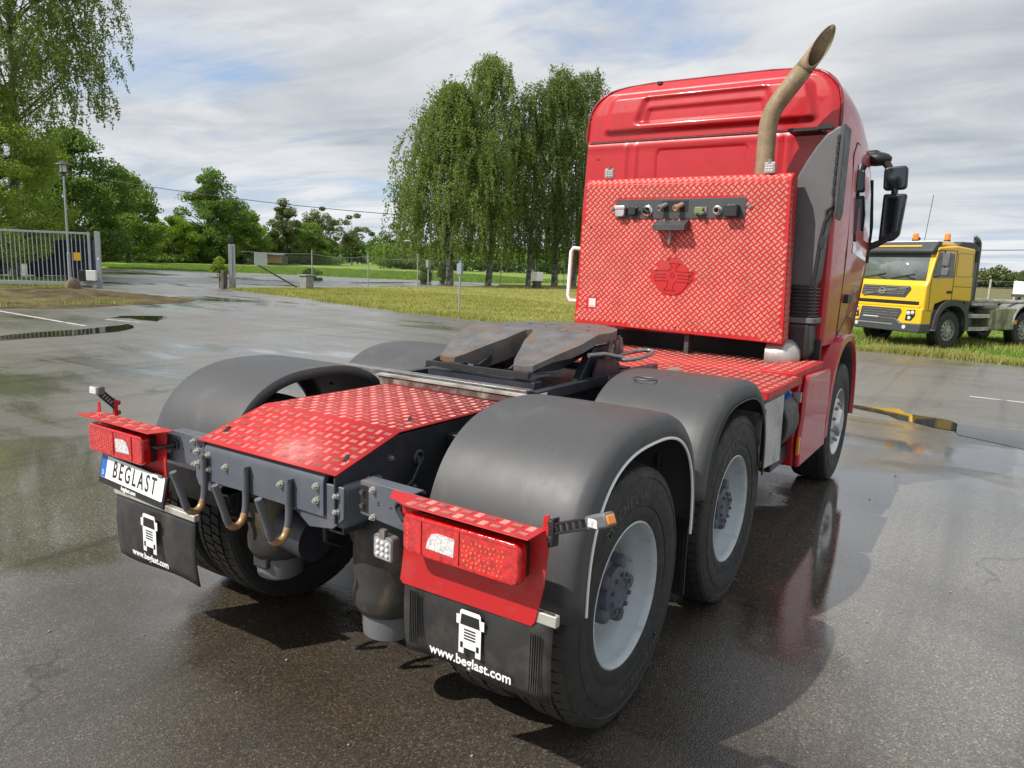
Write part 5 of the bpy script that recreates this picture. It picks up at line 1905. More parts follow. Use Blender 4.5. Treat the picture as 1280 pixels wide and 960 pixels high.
# the birch clump behind the fence
BG = 'birches in the clump beyond the wire fence'
pA = [(.10, 3.2), (.22, 4.4), (.42, 4.9), (.60, 4.5), (.78, 3.3), (.90, 2.0), (1.0, .4)]
pB = [(.14, 2.0), (.30, 3.0), (.55, 3.6), (.76, 3.3), (.91, 1.9), (1.0, .4)]
pC = [(.10, 1.4), (.3, 2.5), (.6, 3.1), (.85, 2.2), (1.0, .4)]
pD = [(.08, 2.0), (.3, 3.0), (.6, 3.4), (.80, 2.9), (.92, 1.7), (1.0, .3)]
birch('broad weeping birch of the clump, widest of them and pale green', (42.6, 33.6, 0), 15.0, pA, 1150, L_BIRCH, .088, .30, (.3, .2), (.8, 3.6), 38, 60, BG, .3)
birch('tall pale birch rising behind the broad weeping one', (46.6, 32.8, 0), 17.8, pB, 720, L_BIRCH, .085, .28, (.2, .3), (.8, 2.8), 38, 46, BG, .24, .3)
birch('slim dark birch of the clump beyond the bright gap in the foliage', (50.2, 31.2, 0), 16.4, pC, 420, L_BIRCHD, .09, .24, (.3, .1), (.9, 3.0), 32, 34, BG, .2, .3)
birch('tall dark birch of the clump with a thick leaning trunk', (53.6, 30.6, 0), 18.2, pD, 620, L_BIRCHD, .09, .32, (.5, .2), (.9, 3.4), 32, 48, BG, .2, .3)
birch('dark birch of the clump standing nearest the red cab', (57.0, 30.6, 0), 18.8, pD, 560, L_BIRCHD, .09, .28, (.6, -.2), (.9, 3.2), 32, 44, BG, .22, .3)

# beyond the gate: tall birch, pale lime tree, dark maple, oak, bushes
birch('very tall loose birch with thin hanging twigs towering over the gate', (17.8, 47.4, 0), 24.5, [(.33, 2.4), (.42, 5.2), (.55, 6.3), (.72, 6.2), (.88, 4.2), (1.0, .5)], 2300, L_BIRCH, .080, .34, (.8, .2), (.5, 1.6), 44, 90, None, .36)
broadleaf('lime_tree', 'pale green bushy tree whose twigs hang over the gate', (14.4, 44.0, 0), 11.4, [(.12, 3.8), (.3, 4.6), (.5, 4.7), (.7, 4.0), (.88, 2.4), (1.0, .6)], 210, 90000, .068, L_LIME, .85, .3, .15)
broadleaf('maple_tree', 'dark spreading maple behind the lamp post', (31.4, 68.4, 0), 12.0, [(0.1, 3.45), (0.25, 4.6), (0.5, 5.06), (0.7, 4.48), (0.88, 2.64), (1.0, 0.92)], 130, 36000, 0.138, L_DARK, 1.26, 0.34, .15)
broadleaf('maple_tree', 'rounded maple at the field edge with a light gap low in its crown', (55.7, 103.3, 0), 12.5, [(0.1, 3.48), (0.3, 4.93), (0.55, 5.51), (0.8, 4.06), (1.0, 1.16)], 85, 22000, 0.189, L_MID, 1.38, 0.36, .2)
broadleaf('oak_tree', 'tall dark ragged oak behind the pale double gate post', (76.1, 113.9, 0), 16.0, [(0.05, 4.16), (0.2, 6.24), (0.45, 5.76), (0.7, 4.16), (0.88, 2.56), (1.0, 0.8)], 100, 26000, 0.208, L_DARK, 1.60, 0.48, .12)
broadleaf('yellow_green_bush', 'round bright yellow-green bush at the foot of the ragged oak', (68.1, 111.8, 0), 7.4, [(0.04, 2.88), (0.3, 4.16), (0.6, 4.0), (0.85, 2.56), (1.0, 0.8)], 50, 16000, 0.160, L_BRIGHT, 1.12, 0.19, .1, cat='bush')
broadleaf('olive_bush', 'dull reddish-green bush between the rounded maple and the bright bush', (66.5, 120.6, 0), 9.6, [(0.04, 3.84), (0.4, 4.8), (0.75, 3.2), (1.0, 0.96)], 40, 10000, 0.208, L_OLIVE, 1.36, 0.19, .1, cat='bush')
broadleaf('field_maple', 'green tree half hidden behind the ragged oak', (84.1, 116.6, 0), 10.6, [(0.05, 3.52), (0.4, 4.8), (0.75, 3.52), (1.0, 0.96)], 50, 12000, 0.224, L_MID, 1.44, 0.32, .1)
broadleaf('field_maple', 'bright leafy tree rising over the near end of the yellow barn', (92.7, 125.4, 0), 9.3, [(0.05, 4.48), (0.4, 5.76), (0.75, 4.16), (1.0, 0.96)], 60, 15000, 0.208, L_BRIGHT, 1.60, 0.32, .1)
broadleaf('grey_poplar', 'grey-green tree with a double top behind the yellow barn', (100.7, 123.8, 0), 12.8, [(0.05, 3.2), (0.4, 3.52), (0.7, 2.88), (0.9, 1.76), (1.0, 0.64)], 60, 12000, 0.208, L_OLIVE, 1.20, 0.32, .15)
broadleaf('field_maple', 'leafy tree rising over the far end of the yellow barn', (108.7, 126.2, 0), 9.3, [(0.05, 4.48), (0.4, 5.44), (0.75, 3.84), (1.0, 0.96)], 55, 13000, 0.224, L_MID, 1.60, 0.32, .1)
broadleaf('airy_tree', 'slender airy tree with an upright oval crown beyond the barn', (119.9, 135.8, 0), 15.0, [(0.22, 1.92), (0.45, 3.68), (0.7, 3.68), (0.9, 2.24), (1.0, 0.64)], 40, 6500, 0.208, L_OLIVE, 1.20, 0.22, .25)
broadleaf('airy_tree', 'sprawling airy tree with a wide gappy crown beyond the barn', (130.3, 135.0, 0), 13.1, [(0.25, 2.24), (0.45, 5.12), (0.7, 5.76), (0.9, 3.2), (1.0, 0.8)], 36, 5200, 0.224, L_OLIVE, 1.15, 0.21, .25)
broadleaf('field_birch', 'small lone tree on the field beside the birch clump', (141.7, 130.4, 0), 11.5, [(0.35, 1.6), (0.5, 3.84), (0.75, 3.2), (1.0, 0.8)], 28, 5200, 0.224, L_OLIVE, 1.20, 0.21, .3)
# shrubs along the field edge
SG = 'small shrubs at the field edge behind the fence'
for i, (x, y, h, r, lab) in enumerate(((44.9, 36.2, 1.5, .75, 'dark round shrub by the road edge close to the birch trunks'), (43.9, 37.4, 1.3, .62, 'dark round shrub by the road edge behind the meter post'), (36.5, 42.0, .8, 1.0, 'low wide shrub behind the square stone pillar'))):
    broadleaf('shrub', lab, (x, y, 0), h, [(.05, r * .6), (.5, r), (1.0, r * .4)], 14, 2400, .07, L_MID, .36, .05, .1, group=SG, cat='shrub')
broadleaf('shrub', 'yellowish plant growing against the back of the pale double gate post', (21.25, 32.1, 0), 1.5, [(.35, .25), (.6, .40), (1.0, .2)], 9, 1200, .06, L_BRIGHT, .28, .04, .2, cat='shrub')


# far woods as one ragged band of foliage each
def wood(name, label, pts, n, lsize, m, hmin, hmax):
    C = []
    segs = np.array(pts, float)
    L = np.r_[0, np.cumsum(np.linalg.norm(np.diff(segs, axis=0), axis=1))]
    k = 0
    s = 0.0
    while s < L[-1]:
        w = rng.uniform(3.0, 7.5)
        x, y = np.interp(s, L, segs[:, 0]), np.interp(s, L, segs[:, 1])
        h = rng.uniform(hmin, hmax)
        q = int(n / L[-1] * w)
        d = rng.normal(size=(q, 3))
        d /= np.linalg.norm(d, axis=1, keepdims=True)
        d *= rng.uniform(.3, 1, size=(q, 1)) ** .5
        C.append(np.stack([x + d[:, 0] * w * .75, y + d[:, 1] * w * .75, np.maximum(.1, h * .5 + d[:, 2] * h * .5)], 1))
        s += w * .55
    o = obj(name, leaf_mesh(name, np.concatenate(C), lsize, m))
    tag(o, label, 'wood', kind='stuff')
    return o


wood('distant_wood', 'far dark wood along the horizon behind the fields', [(60, 190), (130, 180), (190, 150), (235, 120), (260, 95), (280, 60)], 26000, .55, L_DARK, 5.5, 9.5)
wood('distant_wood', 'far line of round trees behind the yellow truck', [(190, 30), (215, 0), (225, -20), (215, -45)], 9000, .5, L_OLIVE, 3.5, 6.0)
wood('hedge_row', 'dark undergrowth below the maples at the field edge', [(30, 84), (50, 108), (68, 113), (90, 124), (122, 132)], 17000, .26, L_DARK, 1.2, 2.6)
wood('hedge_row', 'low green undergrowth behind the birch clump', [(104, 98), (122, 84), (140, 66), (150, 48)], 10000, .40, L_MID, 3.0, 5.5)

# grass blades
def blades(name, label, regs, n, hmin, hmax, m, wdt=.012):
    P = []
    for poly, wgt in regs:
        poly = np.array(poly, float)
        lo, hi = poly.min(0), poly.max(0)
        k = int(n * wgt)
        q = rng.uniform(lo, hi, size=(k * 3, 2))
        inside = np.zeros(len(q), bool)
        j = len(poly) - 1
        for i in range(len(poly)):
            xi, yi, xj, yj = *poly[i], *poly[j]
            c = ((yi > q[:, 1]) != (yj > q[:, 1])) & (q[:, 0] < (xj - xi) * (q[:, 1] - yi) / (yj - yi + 1e-12) + xi)
            inside ^= c
            j = i
        P.append(q[inside][:k])
    P = np.concatenate(P)
    n = len(P)
    a = rng.uniform(0, 2 * PI, n)
    h = rng.uniform(hmin, hmax, n) * (0.6 + .8 * (np.sin(P[:, 0] * 1.7) * np.sin(P[:, 1] * 1.3) * .5 + .5))
    w = wdt * rng.uniform(.6, 1.4, n)
    le = rng.normal(0, .35, size=(n, 2)) * h[:, None]
    dx, dy = np.cos(a) * w, np.sin(a) * w
    V = np.stack([np.stack([P[:, 0] - dx, P[:, 1] - dy, np.zeros(n)], 1), np.stack([P[:, 0] + dx, P[:, 1] + dy, np.zeros(n)], 1),
                  np.stack([P[:, 0] + le[:, 0], P[:, 1] + le[:, 1], h], 1)], 1).reshape(-1, 3)
    o = obj(name, npmesh(name, V, np.arange(3 * n).reshape(n, 3), m))
    tag(o, label, 'grass', kind='stuff')


edge = [(16.8, -2.9), (17.25, 0), (17.0, 4), (16.85, 8.5), (16.1, 11.3), (16.7, 14.4), (17.5, 17.6), (19.1, 23), (20.3, 29), (21.2, 31.4)]
blades('grass', 'short straw-coloured lawn grass on the verge inside the fence', [
    (edge[2:] + [(24.5, 31.4), (30, 31), (30, 20), (24, 3)], .65),
    ([(24, 3), (30, 20), (30, 31), (56, 30), (56, 8)], .35)], 110000, .03, .10, L_GRASS, .014)
blades('grass', 'fresh green grass on the verge under the yellow truck', [
    ([(16.75, -9), (16.8, -2.9), (17.25, 0), (17.0, 4), (24, 4), (27, -9)], .8), ([(24, 4), (27, -9), (60, -16), (60, 6)], .4)], 60000, .03, .12, L_CROP, .014)
blades('tall_grass', 'ragged taller grass along the tarmac edge', [
    ([(16.72, -9), (16.78, -2.9), (17.2, 0), (16.95, 4), (17.35, 4), (17.6, 0), (17.2, -2.9), (17.1, -9)], .4),
    ([(x - .1, y) for x, y in edge[2:]] + [(x + .45, y) for x, y in edge[2:][::-1]], .45),
    ([(18, 3), (21, -4), (23, -3.2), (20, 3.5)], .15)], 26000, .08, .22, L_GRASS, .012)
blades('crop', 'green young crop on the field beyond the road', [([(34.8, 68.6), (43.2, 60.2), (47.6, 45.2), (50.6, 40), (53, 36), (70, 36), (84, 62), (74, 92), (42, 86)], 1.0)], 100000, .08, .26, L_CROP, .03)
blades('verge_grass', 'bright grass on the verge behind the gate', [([(6, 40), (9.5, 39.0), (15.2, 34.8), (16.8, 37), (18.0, 42), (16, 52), (5, 56)], 1.0)], 26000, .05, .16, L_CROP, .015)
blades('dry_grass', 'dry grass tufts on the bank of bare earth', [([(-2, 22.6), (6.5, 22.2), (11, 21.9), (11.5, 23), (6.5, 24), (-2, 24.6)], .6), ([(10, 33.4), (14.2, 32.2), (14.4, 33.2), (10, 35)], .4)], 6000, .04, .22, L_GRASS, .012)

# ================================================================ GATE, FENCES, STREET FURNITURE
GA, GB = Vector((7.6, 40.2, 0)), Vector((15.35, 33.4, 0))
gd = (GB - GA).normalized()
gn = Vector((-gd.y, gd.x, 0))
GL = (GB - GA).length
gate = thing('sliding_gate', 'grey steel sliding gate of upright bars standing open beside the lamp post', 'gate', GA, math.atan2(gd.y, gd.x))


def gbox(name, x0, x1, y0, y1, z0, z1, m=LEDGE, par=gate, bevel=0):
    return MB().box(x0, x1, y0, y1, z0, z1).build(name, m, par, bevel)


gbox('top_rail', 0, GL, -.05, .05, 2.46, 2.56, bevel=.01)
gbox('bottom_beam', 0, GL, -.07, .07, .10, .26, bevel=.01)
gbox('lower_rail', 0, GL, -.03, .03, .02, .06, NAVY)
bar_me = MB().box(-.016, .016, -.016, .016, .26, 2.46).mesh('gate_bar', LEDGE)
k = 0
x = .10
while x < GL - .12:
    o = obj('gate_bar', bar_me, gate)
    o.location = (x, 0, 0)
    x += .178
for x in (1.2, 4.35, GL - .05):
    gbox('gate_upright', x - .05, x + .05, -.055, .055, .26, 2.46, bevel=.01)
b = MB()
for sgn in (-1, 1):
    b.tube([(4.35, .02, .95), (4.35 + sgn * .75, .02, .28)], .025, 6)
b.build('brace', LEDGE, gate)
for x, z in ((3.1, .75), (3.1, 1.75), (4.9, 1.95), (6.1, 1.95), (5.0, .75)):
    gbox('cross_tie', x - .2, x + .2, -.02, .02, z - .015, z + .015)
gbox('yellow_sign', GL - .72, GL - .42, -.035, -.025, 1.25, 1.62, mat('sign_yellow', (0.62, 0.36, 0.02), 0.5))
gbox('motor_box', GL - .42, GL - .02, -.42, -.06, .32, .82, BLK, bevel=.02)
gbox('control_box', GL - .12, GL + .28, -.50, -.22, .35, .82, WHITE, bevel=.02)
gp = thing('gate_post', 'tall grey gate post at the latch end of the open sliding gate', 'post', GB + gd * .32, math.atan2(gd.y, gd.x))
MB().box(-.10, .10, -.10, .10, 0, 2.62).box(-.14, .14, -.14, .14, 0, .03).build('post', LEDGE, gp, bevel=.012)
MB().box(-.16, -.105, -.06, .06, .3, 2.5).build('guide_channel', NAVY, gp)
MB().box(-.03, .04, -.106, -.1, 1.3, 1.42).build('key_reader', WHITE, gp)
gp = thing('gate_post', 'pale double gate post across the opening with a dark lamp on top', 'post', (21.45, 31.3, 0), math.atan2(gd.y, gd.x))
MB().box(-.16, .02, -.1, .1, 0, 2.3).build('post', LEDGE, gp, bevel=.012)
MB().box(.03, .16, -.08, .08, 0, 2.3).build('post', LEDGE, gp, bevel=.012)
MB().box(-.10, .06, -.07, .07, 2.3, 2.36).box(-.12, .08, -.09, .09, 2.36, 2.72).build('warning_lamp', BLK, gp, bevel=.03)
MB().box(-.12, .10, -.18, -.1, .1, .5).build('lock_box', STEEL, gp)
o = MB().box(20.95, 21.2, 31.35, 31.6, 0, .95).build('timber_stub', BARK, None, bevel=.03)
tag(o, 'brown weathered wooden stub against the back of the pale gate post', 'post')

lp = thing('lamp_post', 'slim grey lamp post with a hooded lantern in front of the gate', 'lamp post', (14.1, 32.85, 0))
MB().lathe([(.07, 0), (.065, 1.6), (.045, 1.62), (.040, 5.0)], (0, 0, 0), (0, 0, 1), 12).build('pole', LEDGE, lp)
MB().lathe([(.05, 4.95), (.075, 5.05), (.14, 5.10), (.15, 5.13)], (0, 0, 0), (0, 0, 1), 16).build('lamp_base', DGREY, lp)
MB().lathe([(.13, 5.12), (.145, 5.42)], (0, 0, 0), (0, 0, 1), 16).build('lantern_glass', CLEAR, lp)
b = MB()
for k in range(4):
    a = PI / 4 + k * PI / 2
    b.cyl((.145 * math.cos(a), .145 * math.sin(a), 5.1), (.155 * math.cos(a), .155 * math.sin(a), 5.44), .012, 6)
b.build('lantern_frame', DGREY, lp)
MB().lathe([(.36, 5.42), (.34, 5.45), (.15, 5.54), (.05, 5.62), (0, 5.63)], (0, 0, 0), (0, 0, 1), 20).build('lamp_hood', DGREY, lp)
b = MB()
rows = []
for i in range(7):
    tt = PI * i / 12
    rows.append([(.36 * math.cos(tt) * math.cos(2 * PI * j / 12) * (1 + .12 * math.sin(j * 2.1)), .32 * math.cos(tt) * math.sin(2 * PI * j / 12) * (1 + .1 * math.cos(j * 1.7)), .52 * math.sin(tt) * (1 + .06 * math.sin(j))) for j in range(12)])
o = b.loft(rows, True).build('boulder', BOULD)
o.location = (14.0, 32.4, -.02)
tag(o, 'brown boulder at the foot of the lamp post', 'rock')

# chain-link fence
fx = [21.95, 26.58, 30.97, 35.53, 40.14, 45.07, 49.94, 54.57, 59.1, 63.6, 68.1]
fy = lambda x: 31.2 - .03 * (x - 21.5)
fen = thing('wire_fence', 'galvanised chain-link fence on thin posts running behind the lawn', 'fence', (fx[0], fy(fx[0]), 0), math.atan2(-.03, 1))
pm = MB().cyl((0, 0, 0), (0, 0, 2.2), .034, 8).mesh('fence_post', LEDGE)
for x in fx[1:]:
    o = obj('fence_post', pm, fen)
    o.location = ((x - fx[0]) * 1.00045, 0, 0)
FL = fx[-1] - fx[0]
b = MB()
pts = []
for i in range(len(fx) - 1):
    for t in (0, .25, .5, .75):
        pts.append((fx[i] - fx[0] + (fx[i + 1] - fx[i]) * t, 0, 1.97 - .16 * math.sin(PI * t) * (1 if i not in (0, 4) else .3)))
b.tube(pts, .012, 5)
b.build('top_wire', LEDGE, fen)
b = MB()
n = int(FL / .16)
for i in range(-12, n):
    for sgn in (1, -1):
        x0 = i * .16 if sgn > 0 else i * .16 + 1.75
        x1 = x0 + sgn * 1.75
        if min(x0, x1) < 0:
            continue
        w = .0035
        b.add([(x0 - w, 0, .05), (x0 + w, 0, .05), (x1 + w, 0, 1.82), (x1 - w, 0, 1.82)], [(0, 1, 2, 3)])
tag(b.build('wire_mesh', LEDGE, fen), kind='stuff')
b = MB().tube([(.4, .0, 1.55), (4.3, 1.0, .02)], .045, 6)
b.build('slanting_strut', RUST, fen)
MB().box(.75, 1.55, -.06, -.04, 1.25, 1.95).build('blank_sign', mat('pale_board', (0.42, 0.45, 0.5), 0.5), fen)
# sign pole on the lawn
sp = thing('sign_pole', 'thin metal pole with a small box standing alone on the lawn edge', 'pole', (18.09, 13.66, 0))
MB().cyl((0, 0, 0), (0, 0, 1.86), .033, 8).build('pole', LEDGE, sp)
MB().box(-.07, .05, -.10, .10, 1.38, 1.76).build('meter_box', mat('blue_grey_box', (0.22, 0.28, 0.33), 0.5), sp, bevel=.01)
# cabinets
o = thing('utility_cabinet', 'white utility cabinet on a short leg under the dark birches', 'cabinet', (46.3, 27.9, 0))
MB().box(-.45, .45, -.3, .3, .55, 1.25).build('box', WHITE, o, bevel=.03)
MB().box(-.35, .35, -.2, .2, 0, .55).build('plinth', DGREY, o)
o = thing('stone_pillar', 'square grey pillar with a cap beside the fence and the far puddle', 'pillar', (25.7, 30.5, 0))
MB().box(-.28, .28, -.28, .28, 0, .72).build('shaft', STONE, o, bevel=.03)
MB().box(-.35, .35, -.35, .35, .722, .80).build('cap', STONE, o, bevel=.02)
o = thing('meter_post', 'short post carrying a small grey meter box behind the fence', 'post', (35.6, 29.9, 0))
MB().cyl((0, 0, 0), (0, 0, 1.7), .04, 8).build('pole', LEDGE, o)
MB().box(-.15, .15, -.1, .1, 1.35, 1.85).build('meter_box', STONE, o, bevel=.02)

# containers behind the gate
for i, (x, y, w, h, lab) in enumerate(((16.0, 49.6, 4.6, 2.55, 'longer dark navy container behind the gate bars'), (20.6, 47.2, 3.6, 2.3, 'shorter dark navy container behind the gate bars, nearer the gate post'))):
    o = thing('container', lab, 'container', (x, y, 0), -.62)
    MB().box(-w / 2, w / 2, -1, 1, .1, h).build('body', NAVYC, o, bevel=.03)
    b = MB()
    for k in range(int(w / .3)):
        b.box(-w / 2 + .1 + .3 * k, -w / 2 + .22 + .3 * k, -1.03, -1.0, .2, h - .1)
    b.build('corrugation', NAVYC, o)
    for k in range(2):
        MB().box(-w / 2 + .3 + 2.0 * k, -w / 2 + .5 + 2.0 * k, -.9, .9, 0, .098).build('skid', DGREY, o)

# long yellow barn across the field
br = thing('barn', 'long low barn of yellow boards across the field', 'barn', (89.0, 122.8, 0), math.atan2(-4.6, 3.2))
BL = 17.0
for k in range(36):
    MB().box(-BL / 2 + BL / 36 * k + .005, -BL / 2 + BL / 36 * (k + 1) - .005, -2.0 - .012 * (k % 2), -1.96, .3, 1.75).build('board', WOODY, br)
MB().box(-BL / 2, BL / 2, -1.95, 1.95, 0, 1.85).build('wall', DGREY, br)
b = MB().prism([(-2.3, 1.76), (0, 2.15), (2.3, 1.76), (2.3, 1.84), (0, 2.25), (-2.3, 1.84)], (-BL / 2 - .3, 0, 0), (0, 1, 0), (0, 0, 1), (BL + .6, 0, 0))
b.build('roof', ROOF, br)
# house half hidden in the trees
hs = thing('cottage', 'pale gable of a small house half hidden under the maples', 'house', (62.0, 118.0, 0), -.9)
MB().box(-3.5, 3.5, -3, 3, 0, 2.6).build('wall', mat('house_plaster', (0.45, 0.43, 0.40), 0.7), hs)
b = MB().prism([(-3.4, 2.5), (0, 4.6), (3.4, 2.5)], (-3.8, 0, 0), (0, 1, 0), (0, 0, 1), (7.6, 0, 0))
b.build('roof', mat('slate_roof', (0.16, 0.16, 0.17), 0.7), hs)
for x in (-2, 1.5):
    f_ = MB().box(x - .5, x + .5, -3.06, -3.0, .9, 2.0).build('window', WHITE, hs)
    MB().box(x - .42, x + .42, -3.075, -3.062, .98, 1.92).build('pane', GLASS, f_)

# overhead lines
def wire(label, p, q, sag, r=.03):
    p, q = Vector(p), Vector(q)
    pts = [p.lerp(q, t) - Vector((0, 0, sag * 4 * t * (1 - t))) for t in np.linspace(0, 1, 24)]
    tag(MB().tube(pts, r, 5).build('overhead_wire', BLK), label, 'wire')


wire('overhead wire sagging between the dark maple and the birches', (30.3, 60.1, 7.46), (46.2, 36.0, 5.35), .38, .028)
wire('second overhead wire far behind the yellow truck', (66, 5, 4.05), (75.0, -10, 4.75), .05, .030)

# fence behind the yellow truck
rf = thing('post_fence', 'pale wire fence of wooden posts behind the yellow truck', 'fence', (77.5, -1.4, 0), math.atan2(-2.0, 5.15))
rm = MB().box(-.07, .07, -.07, .07, 0, 1.95).mesh('fence_post', mat('pale_timber', (0.42, 0.40, 0.36), 0.8, var=.15))
for k in range(-4, 7):
    o = obj('fence_post', rm, rf)
    o.location = (k * 5.55, 0, 0)
for z in (1.8, 1.2, .6):
    MB().tube([(-22, 0, z), (33, 0, z)], .014, 4).build('fence_wire', LEDGE, rf)
b = MB()
for i in range(220):
    b.add([(-22 + i * .25 - .004, 0, .1), (-22 + i * .25 + .004, 0, .1), (-22 + i * .25 + .004, 0, 1.8), (-22 + i * .25 - .004, 0, 1.8)], [(0, 1, 2, 3)])
tag(b.build('wire_mesh', LEDGE, rf), kind='stuff')
# trailer at the far right
tr = thing('box_trailer', 'small white box trailer behind the pale fence beyond the yellow truck', 'trailer', (74.6, -4.35, 0), math.atan2(-2.0, 5.15))
MB().box(-1.4, 1.4, -.8, .8, .75, 1.85).build('body', WHITE, tr, bevel=.05)
MB().box(-2.4, 1.4, -.5, .5, .55, .745).build('frame', DGREY, tr)
for sd in (-1, 1):
    MB().cyl((.1, sd * .75, .32), (.1, sd * .95, .32), .32, 16).build('wheel', RUB, tr)
sheet('stubble_field', [(84, -60), (300, -120), (300, 40), (88, 6)], -0.001, ground_mat('stubble', (0.16, 0.14, 0.07), (0.20, 0.17, 0.09), (0.12, 0.13, 0.05), .2, .8))

# ================================================================ YELLOW HOOK-LIFT TRUCK
Y = thing('yellow_truck', 'yellow hook-lift truck with two orange beacons parked on the grass', 'truck', (20.48, -.45, .086), R(148.5))
Y.scale = (.953, .953, .953)
HWY = 1.2
# cab side outline (x fwd, z up), extruded across
b = MB()
cab_o = [(-.52, 1.22), (-.44, 2.66), (.30, 2.72), (1.08, 2.66), (1.30, 1.78), (1.40, 1.62), (1.40, .92), (1.02, .88), (.96, 1.14), (.60, 1.24), (-.10, 1.24)]
b.prism(cab_o, (0, -HWY, 0), (1, 0, 0), (0, 0, 1), (0, 2 * HWY, 0))
yc = b.build('cab', YEL, Y, bevel=.045, segs=3)
b = MB().prism([(-1.08, 1.76), (1.08, 1.76), (1.03, 2.50), (-1.03, 2.50)], (1.315, 0, 0), (0, 1, 0), (-.205 / .74 * 0 - 0, 0, 1), (.01, 0, 0))
# windscreen follows the sloping front
b = MB()
A0, A1 = (1.318, 1.755), (1.118, 2.53)
b.loft([[(A0[0], -1.10, A0[1]), (A0[0], 1.10, A0[1])], [(A1[0], -1.02, A1[1]), (A1[0], 1.02, A1[1])]])
b.build('windscreen', mat('windscreen_glass', (0.15, 0.175, 0.175), 0.05, rvar=.01, coat=1), yc, solid=.012)
b = MB()
for y0, y1 in ((.05, .75), (-.85, -.15)):
    b.tube([(1.335, y0, 1.79), (1.30, y1, 1.93)], .014, 5)
    b.tube([(1.335, y1 + .05, 1.78), (1.31, y1 - .25, 1.86)], .012, 5)
b.build('wiper', BLK, yc)
b = MB().prism([(1.06, 2.44), (1.28, 2.50), (1.30, 2.56), (1.10, 2.80), (.92, 2.80), (.98, 2.62)], (0, -1.18, 0), (1, 0, 0), (0, 0, 1), (0, 2.36, 0))
vs_ = b.build('sun_visor', DGREY, Y, bevel=.02)
b = MB().obox((1.215, 0, 2.672), (.012, 0, -.016), (0, .80, 0), (.016, 0, .012))
b.build('visor_stripe', YEL, vs_)
b = MB().prism([(-.62, 2.58), (-.60, 2.74), (-.45, 2.84), (.10, 2.84), (.28, 2.72), (.30, 2.66), (-.40, 2.60)], (0, -1.16, 0), (1, 0, 0), (0, 0, 1), (0, 2.32, 0))
b.build('roof_deflector', DGREY, yc, bevel=.04)
MB().box(.2, .98, -1.1, 1.1, 2.70, 2.78).build('roof_panel', YEL, yc, bevel=.03)
MB().box(.30, .95, -1.05, 1.05, 2.785, 2.83).build('light_board', WHITE, yc, bevel=.01)
for y, x in ((.95, .45), (.30, .85)):
    bb = MB().lathe([(.085, 0), (.085, .04)], (x, y, 2.83), (0, 0, 1), 16, True).build('beacon_base', BLK, Y)
    MB().lathe([(.075, .04), (.078, .16), (.06, .21), (0, .22)], (x, y, 2.83), (0, 0, 1), 16).build('beacon', ORANGE, bb)
MB().ball((.75, .25, 2.90), .09, 10, (1, 1.4, .7)).build('horn', BLK, yc)
MB().tube([(.55, .35, 2.8), (.40, .35, 4.1)], .010, 4).build('aerial', BLK, yc)
# grille, bumper, lights
b = MB().prism([(-.78, 1.34), (-.74, 1.60), (.74, 1.60), (.78, 1.52), (.62, 1.30), (-.70, 1.30)], (1.402, 0, 0), (0, 1, 0), (0, 0, 1), (.02, 0, 0))
gr = b.build('grille', DGREY, Y, bevel=.008)
b = MB()
for k in range(4):
    b.box(1.4215, 1.435, -.72, .68 - .03 * k, 1.555 - .06 * k, 1.582 - .06 * k)
b.obox((1.437, .0, 1.45), (.004, 0, 0), (0, .72, .13), (0, -.004, .022))
b.build('grille_bar', STEEL, gr)
b = MB()
rg = [(1.445, -.09 + .085 * math.cos(2 * PI * i / 24), 1.45 + .085 * math.sin(2 * PI * i / 24)) for i in range(24)]
b.tube(rg, .016, 6, closed=True)
b.box(1.44, 1.455, -.16, -.02, 1.43, 1.47)
b.build('grille_emblem', CHROME, gr)
MB().box(1.402, 1.41, -1.05, 1.05, 1.10, 1.20).build('front_gap', BLACKP, yc)
MB().box(1.402, 1.45, -1.15, 1.10, 1.02, 1.10).build('bumper_top', YEL, yc, bevel=.02)
b = MB().prism([(-1.2, .42), (-1.2, .62), (-1.0, 1.02), (1.0, 1.02), (1.2, 1.02), (1.2, .62), (1.2, .42)], (1.05, 0, 0), (0, 1, 0), (0, 0, 1), (.42, 0, 0))
bp_ = b.build('bumper', YEL, Y, bevel=.03)
b = MB().prism([(-.72, .66), (-.66, .99), (.58, .99), (.62, .90), (.50, .66)], (1.472, 0, 0), (0, 1, 0), (0, 0, 1), (.01, 0, 0))
lgx = b.build('lower_grille', DGREY, Y)
b = MB()
for k in range(3):
    b.box(1.4825, 1.49, -.62, .52, .78 + .07 * k, .80 + .07 * k)
b.build('grille_bar', STEEL, lgx)
b = MB().prism([(-1.22, .36), (-1.22, .60), (-.75, .60), (-.66, .72), (.48, .72), (.62, .60), (1.22, .62), (1.22, .36)], (1.06, 0, 0), (0, 1, 0), (0, 0, 1), (.45, 0, 0))
b.build('lower_bumper', DGREY, bp_, bevel=.03)
MB().box(1.512, 1.522, -.95, .40, .53, .56).build('chrome_strip', ALU, bp_)
for sd in (-1, 1):
    b = MB().prism([(.74, .68), (.78, .96), (1.02, .98), (1.03, .82), (.92, .68)], (1.473, 0, 0), (0, sd, 0), (0, 0, 1), (.012, 0, 0))
    hl = b.build('headlight', BLK, Y, bevel=.006)
    for y, z, r in ((.83, .88, .06), (.95, .90, .055), (.86, .75, .05)):
        MB().ball((1.484, sd * y, z), r, 12, (.3, 1, 1)).build('lamp_lens', CLEAR, hl)
    MB().cyl((1.51, sd * .76, .50), (1.525, sd * .76, .50), .055, 14).build('fog_lamp', CLEAR, bp_)
MB().box(1.485, 1.497, -.62, -.08, .62, .73).build('number_plate', WHITE, bp_)
MB().box(1.4975, 1.4985, -.62, -.575, .62, .73).build('blue_band', BLUE, bp_)
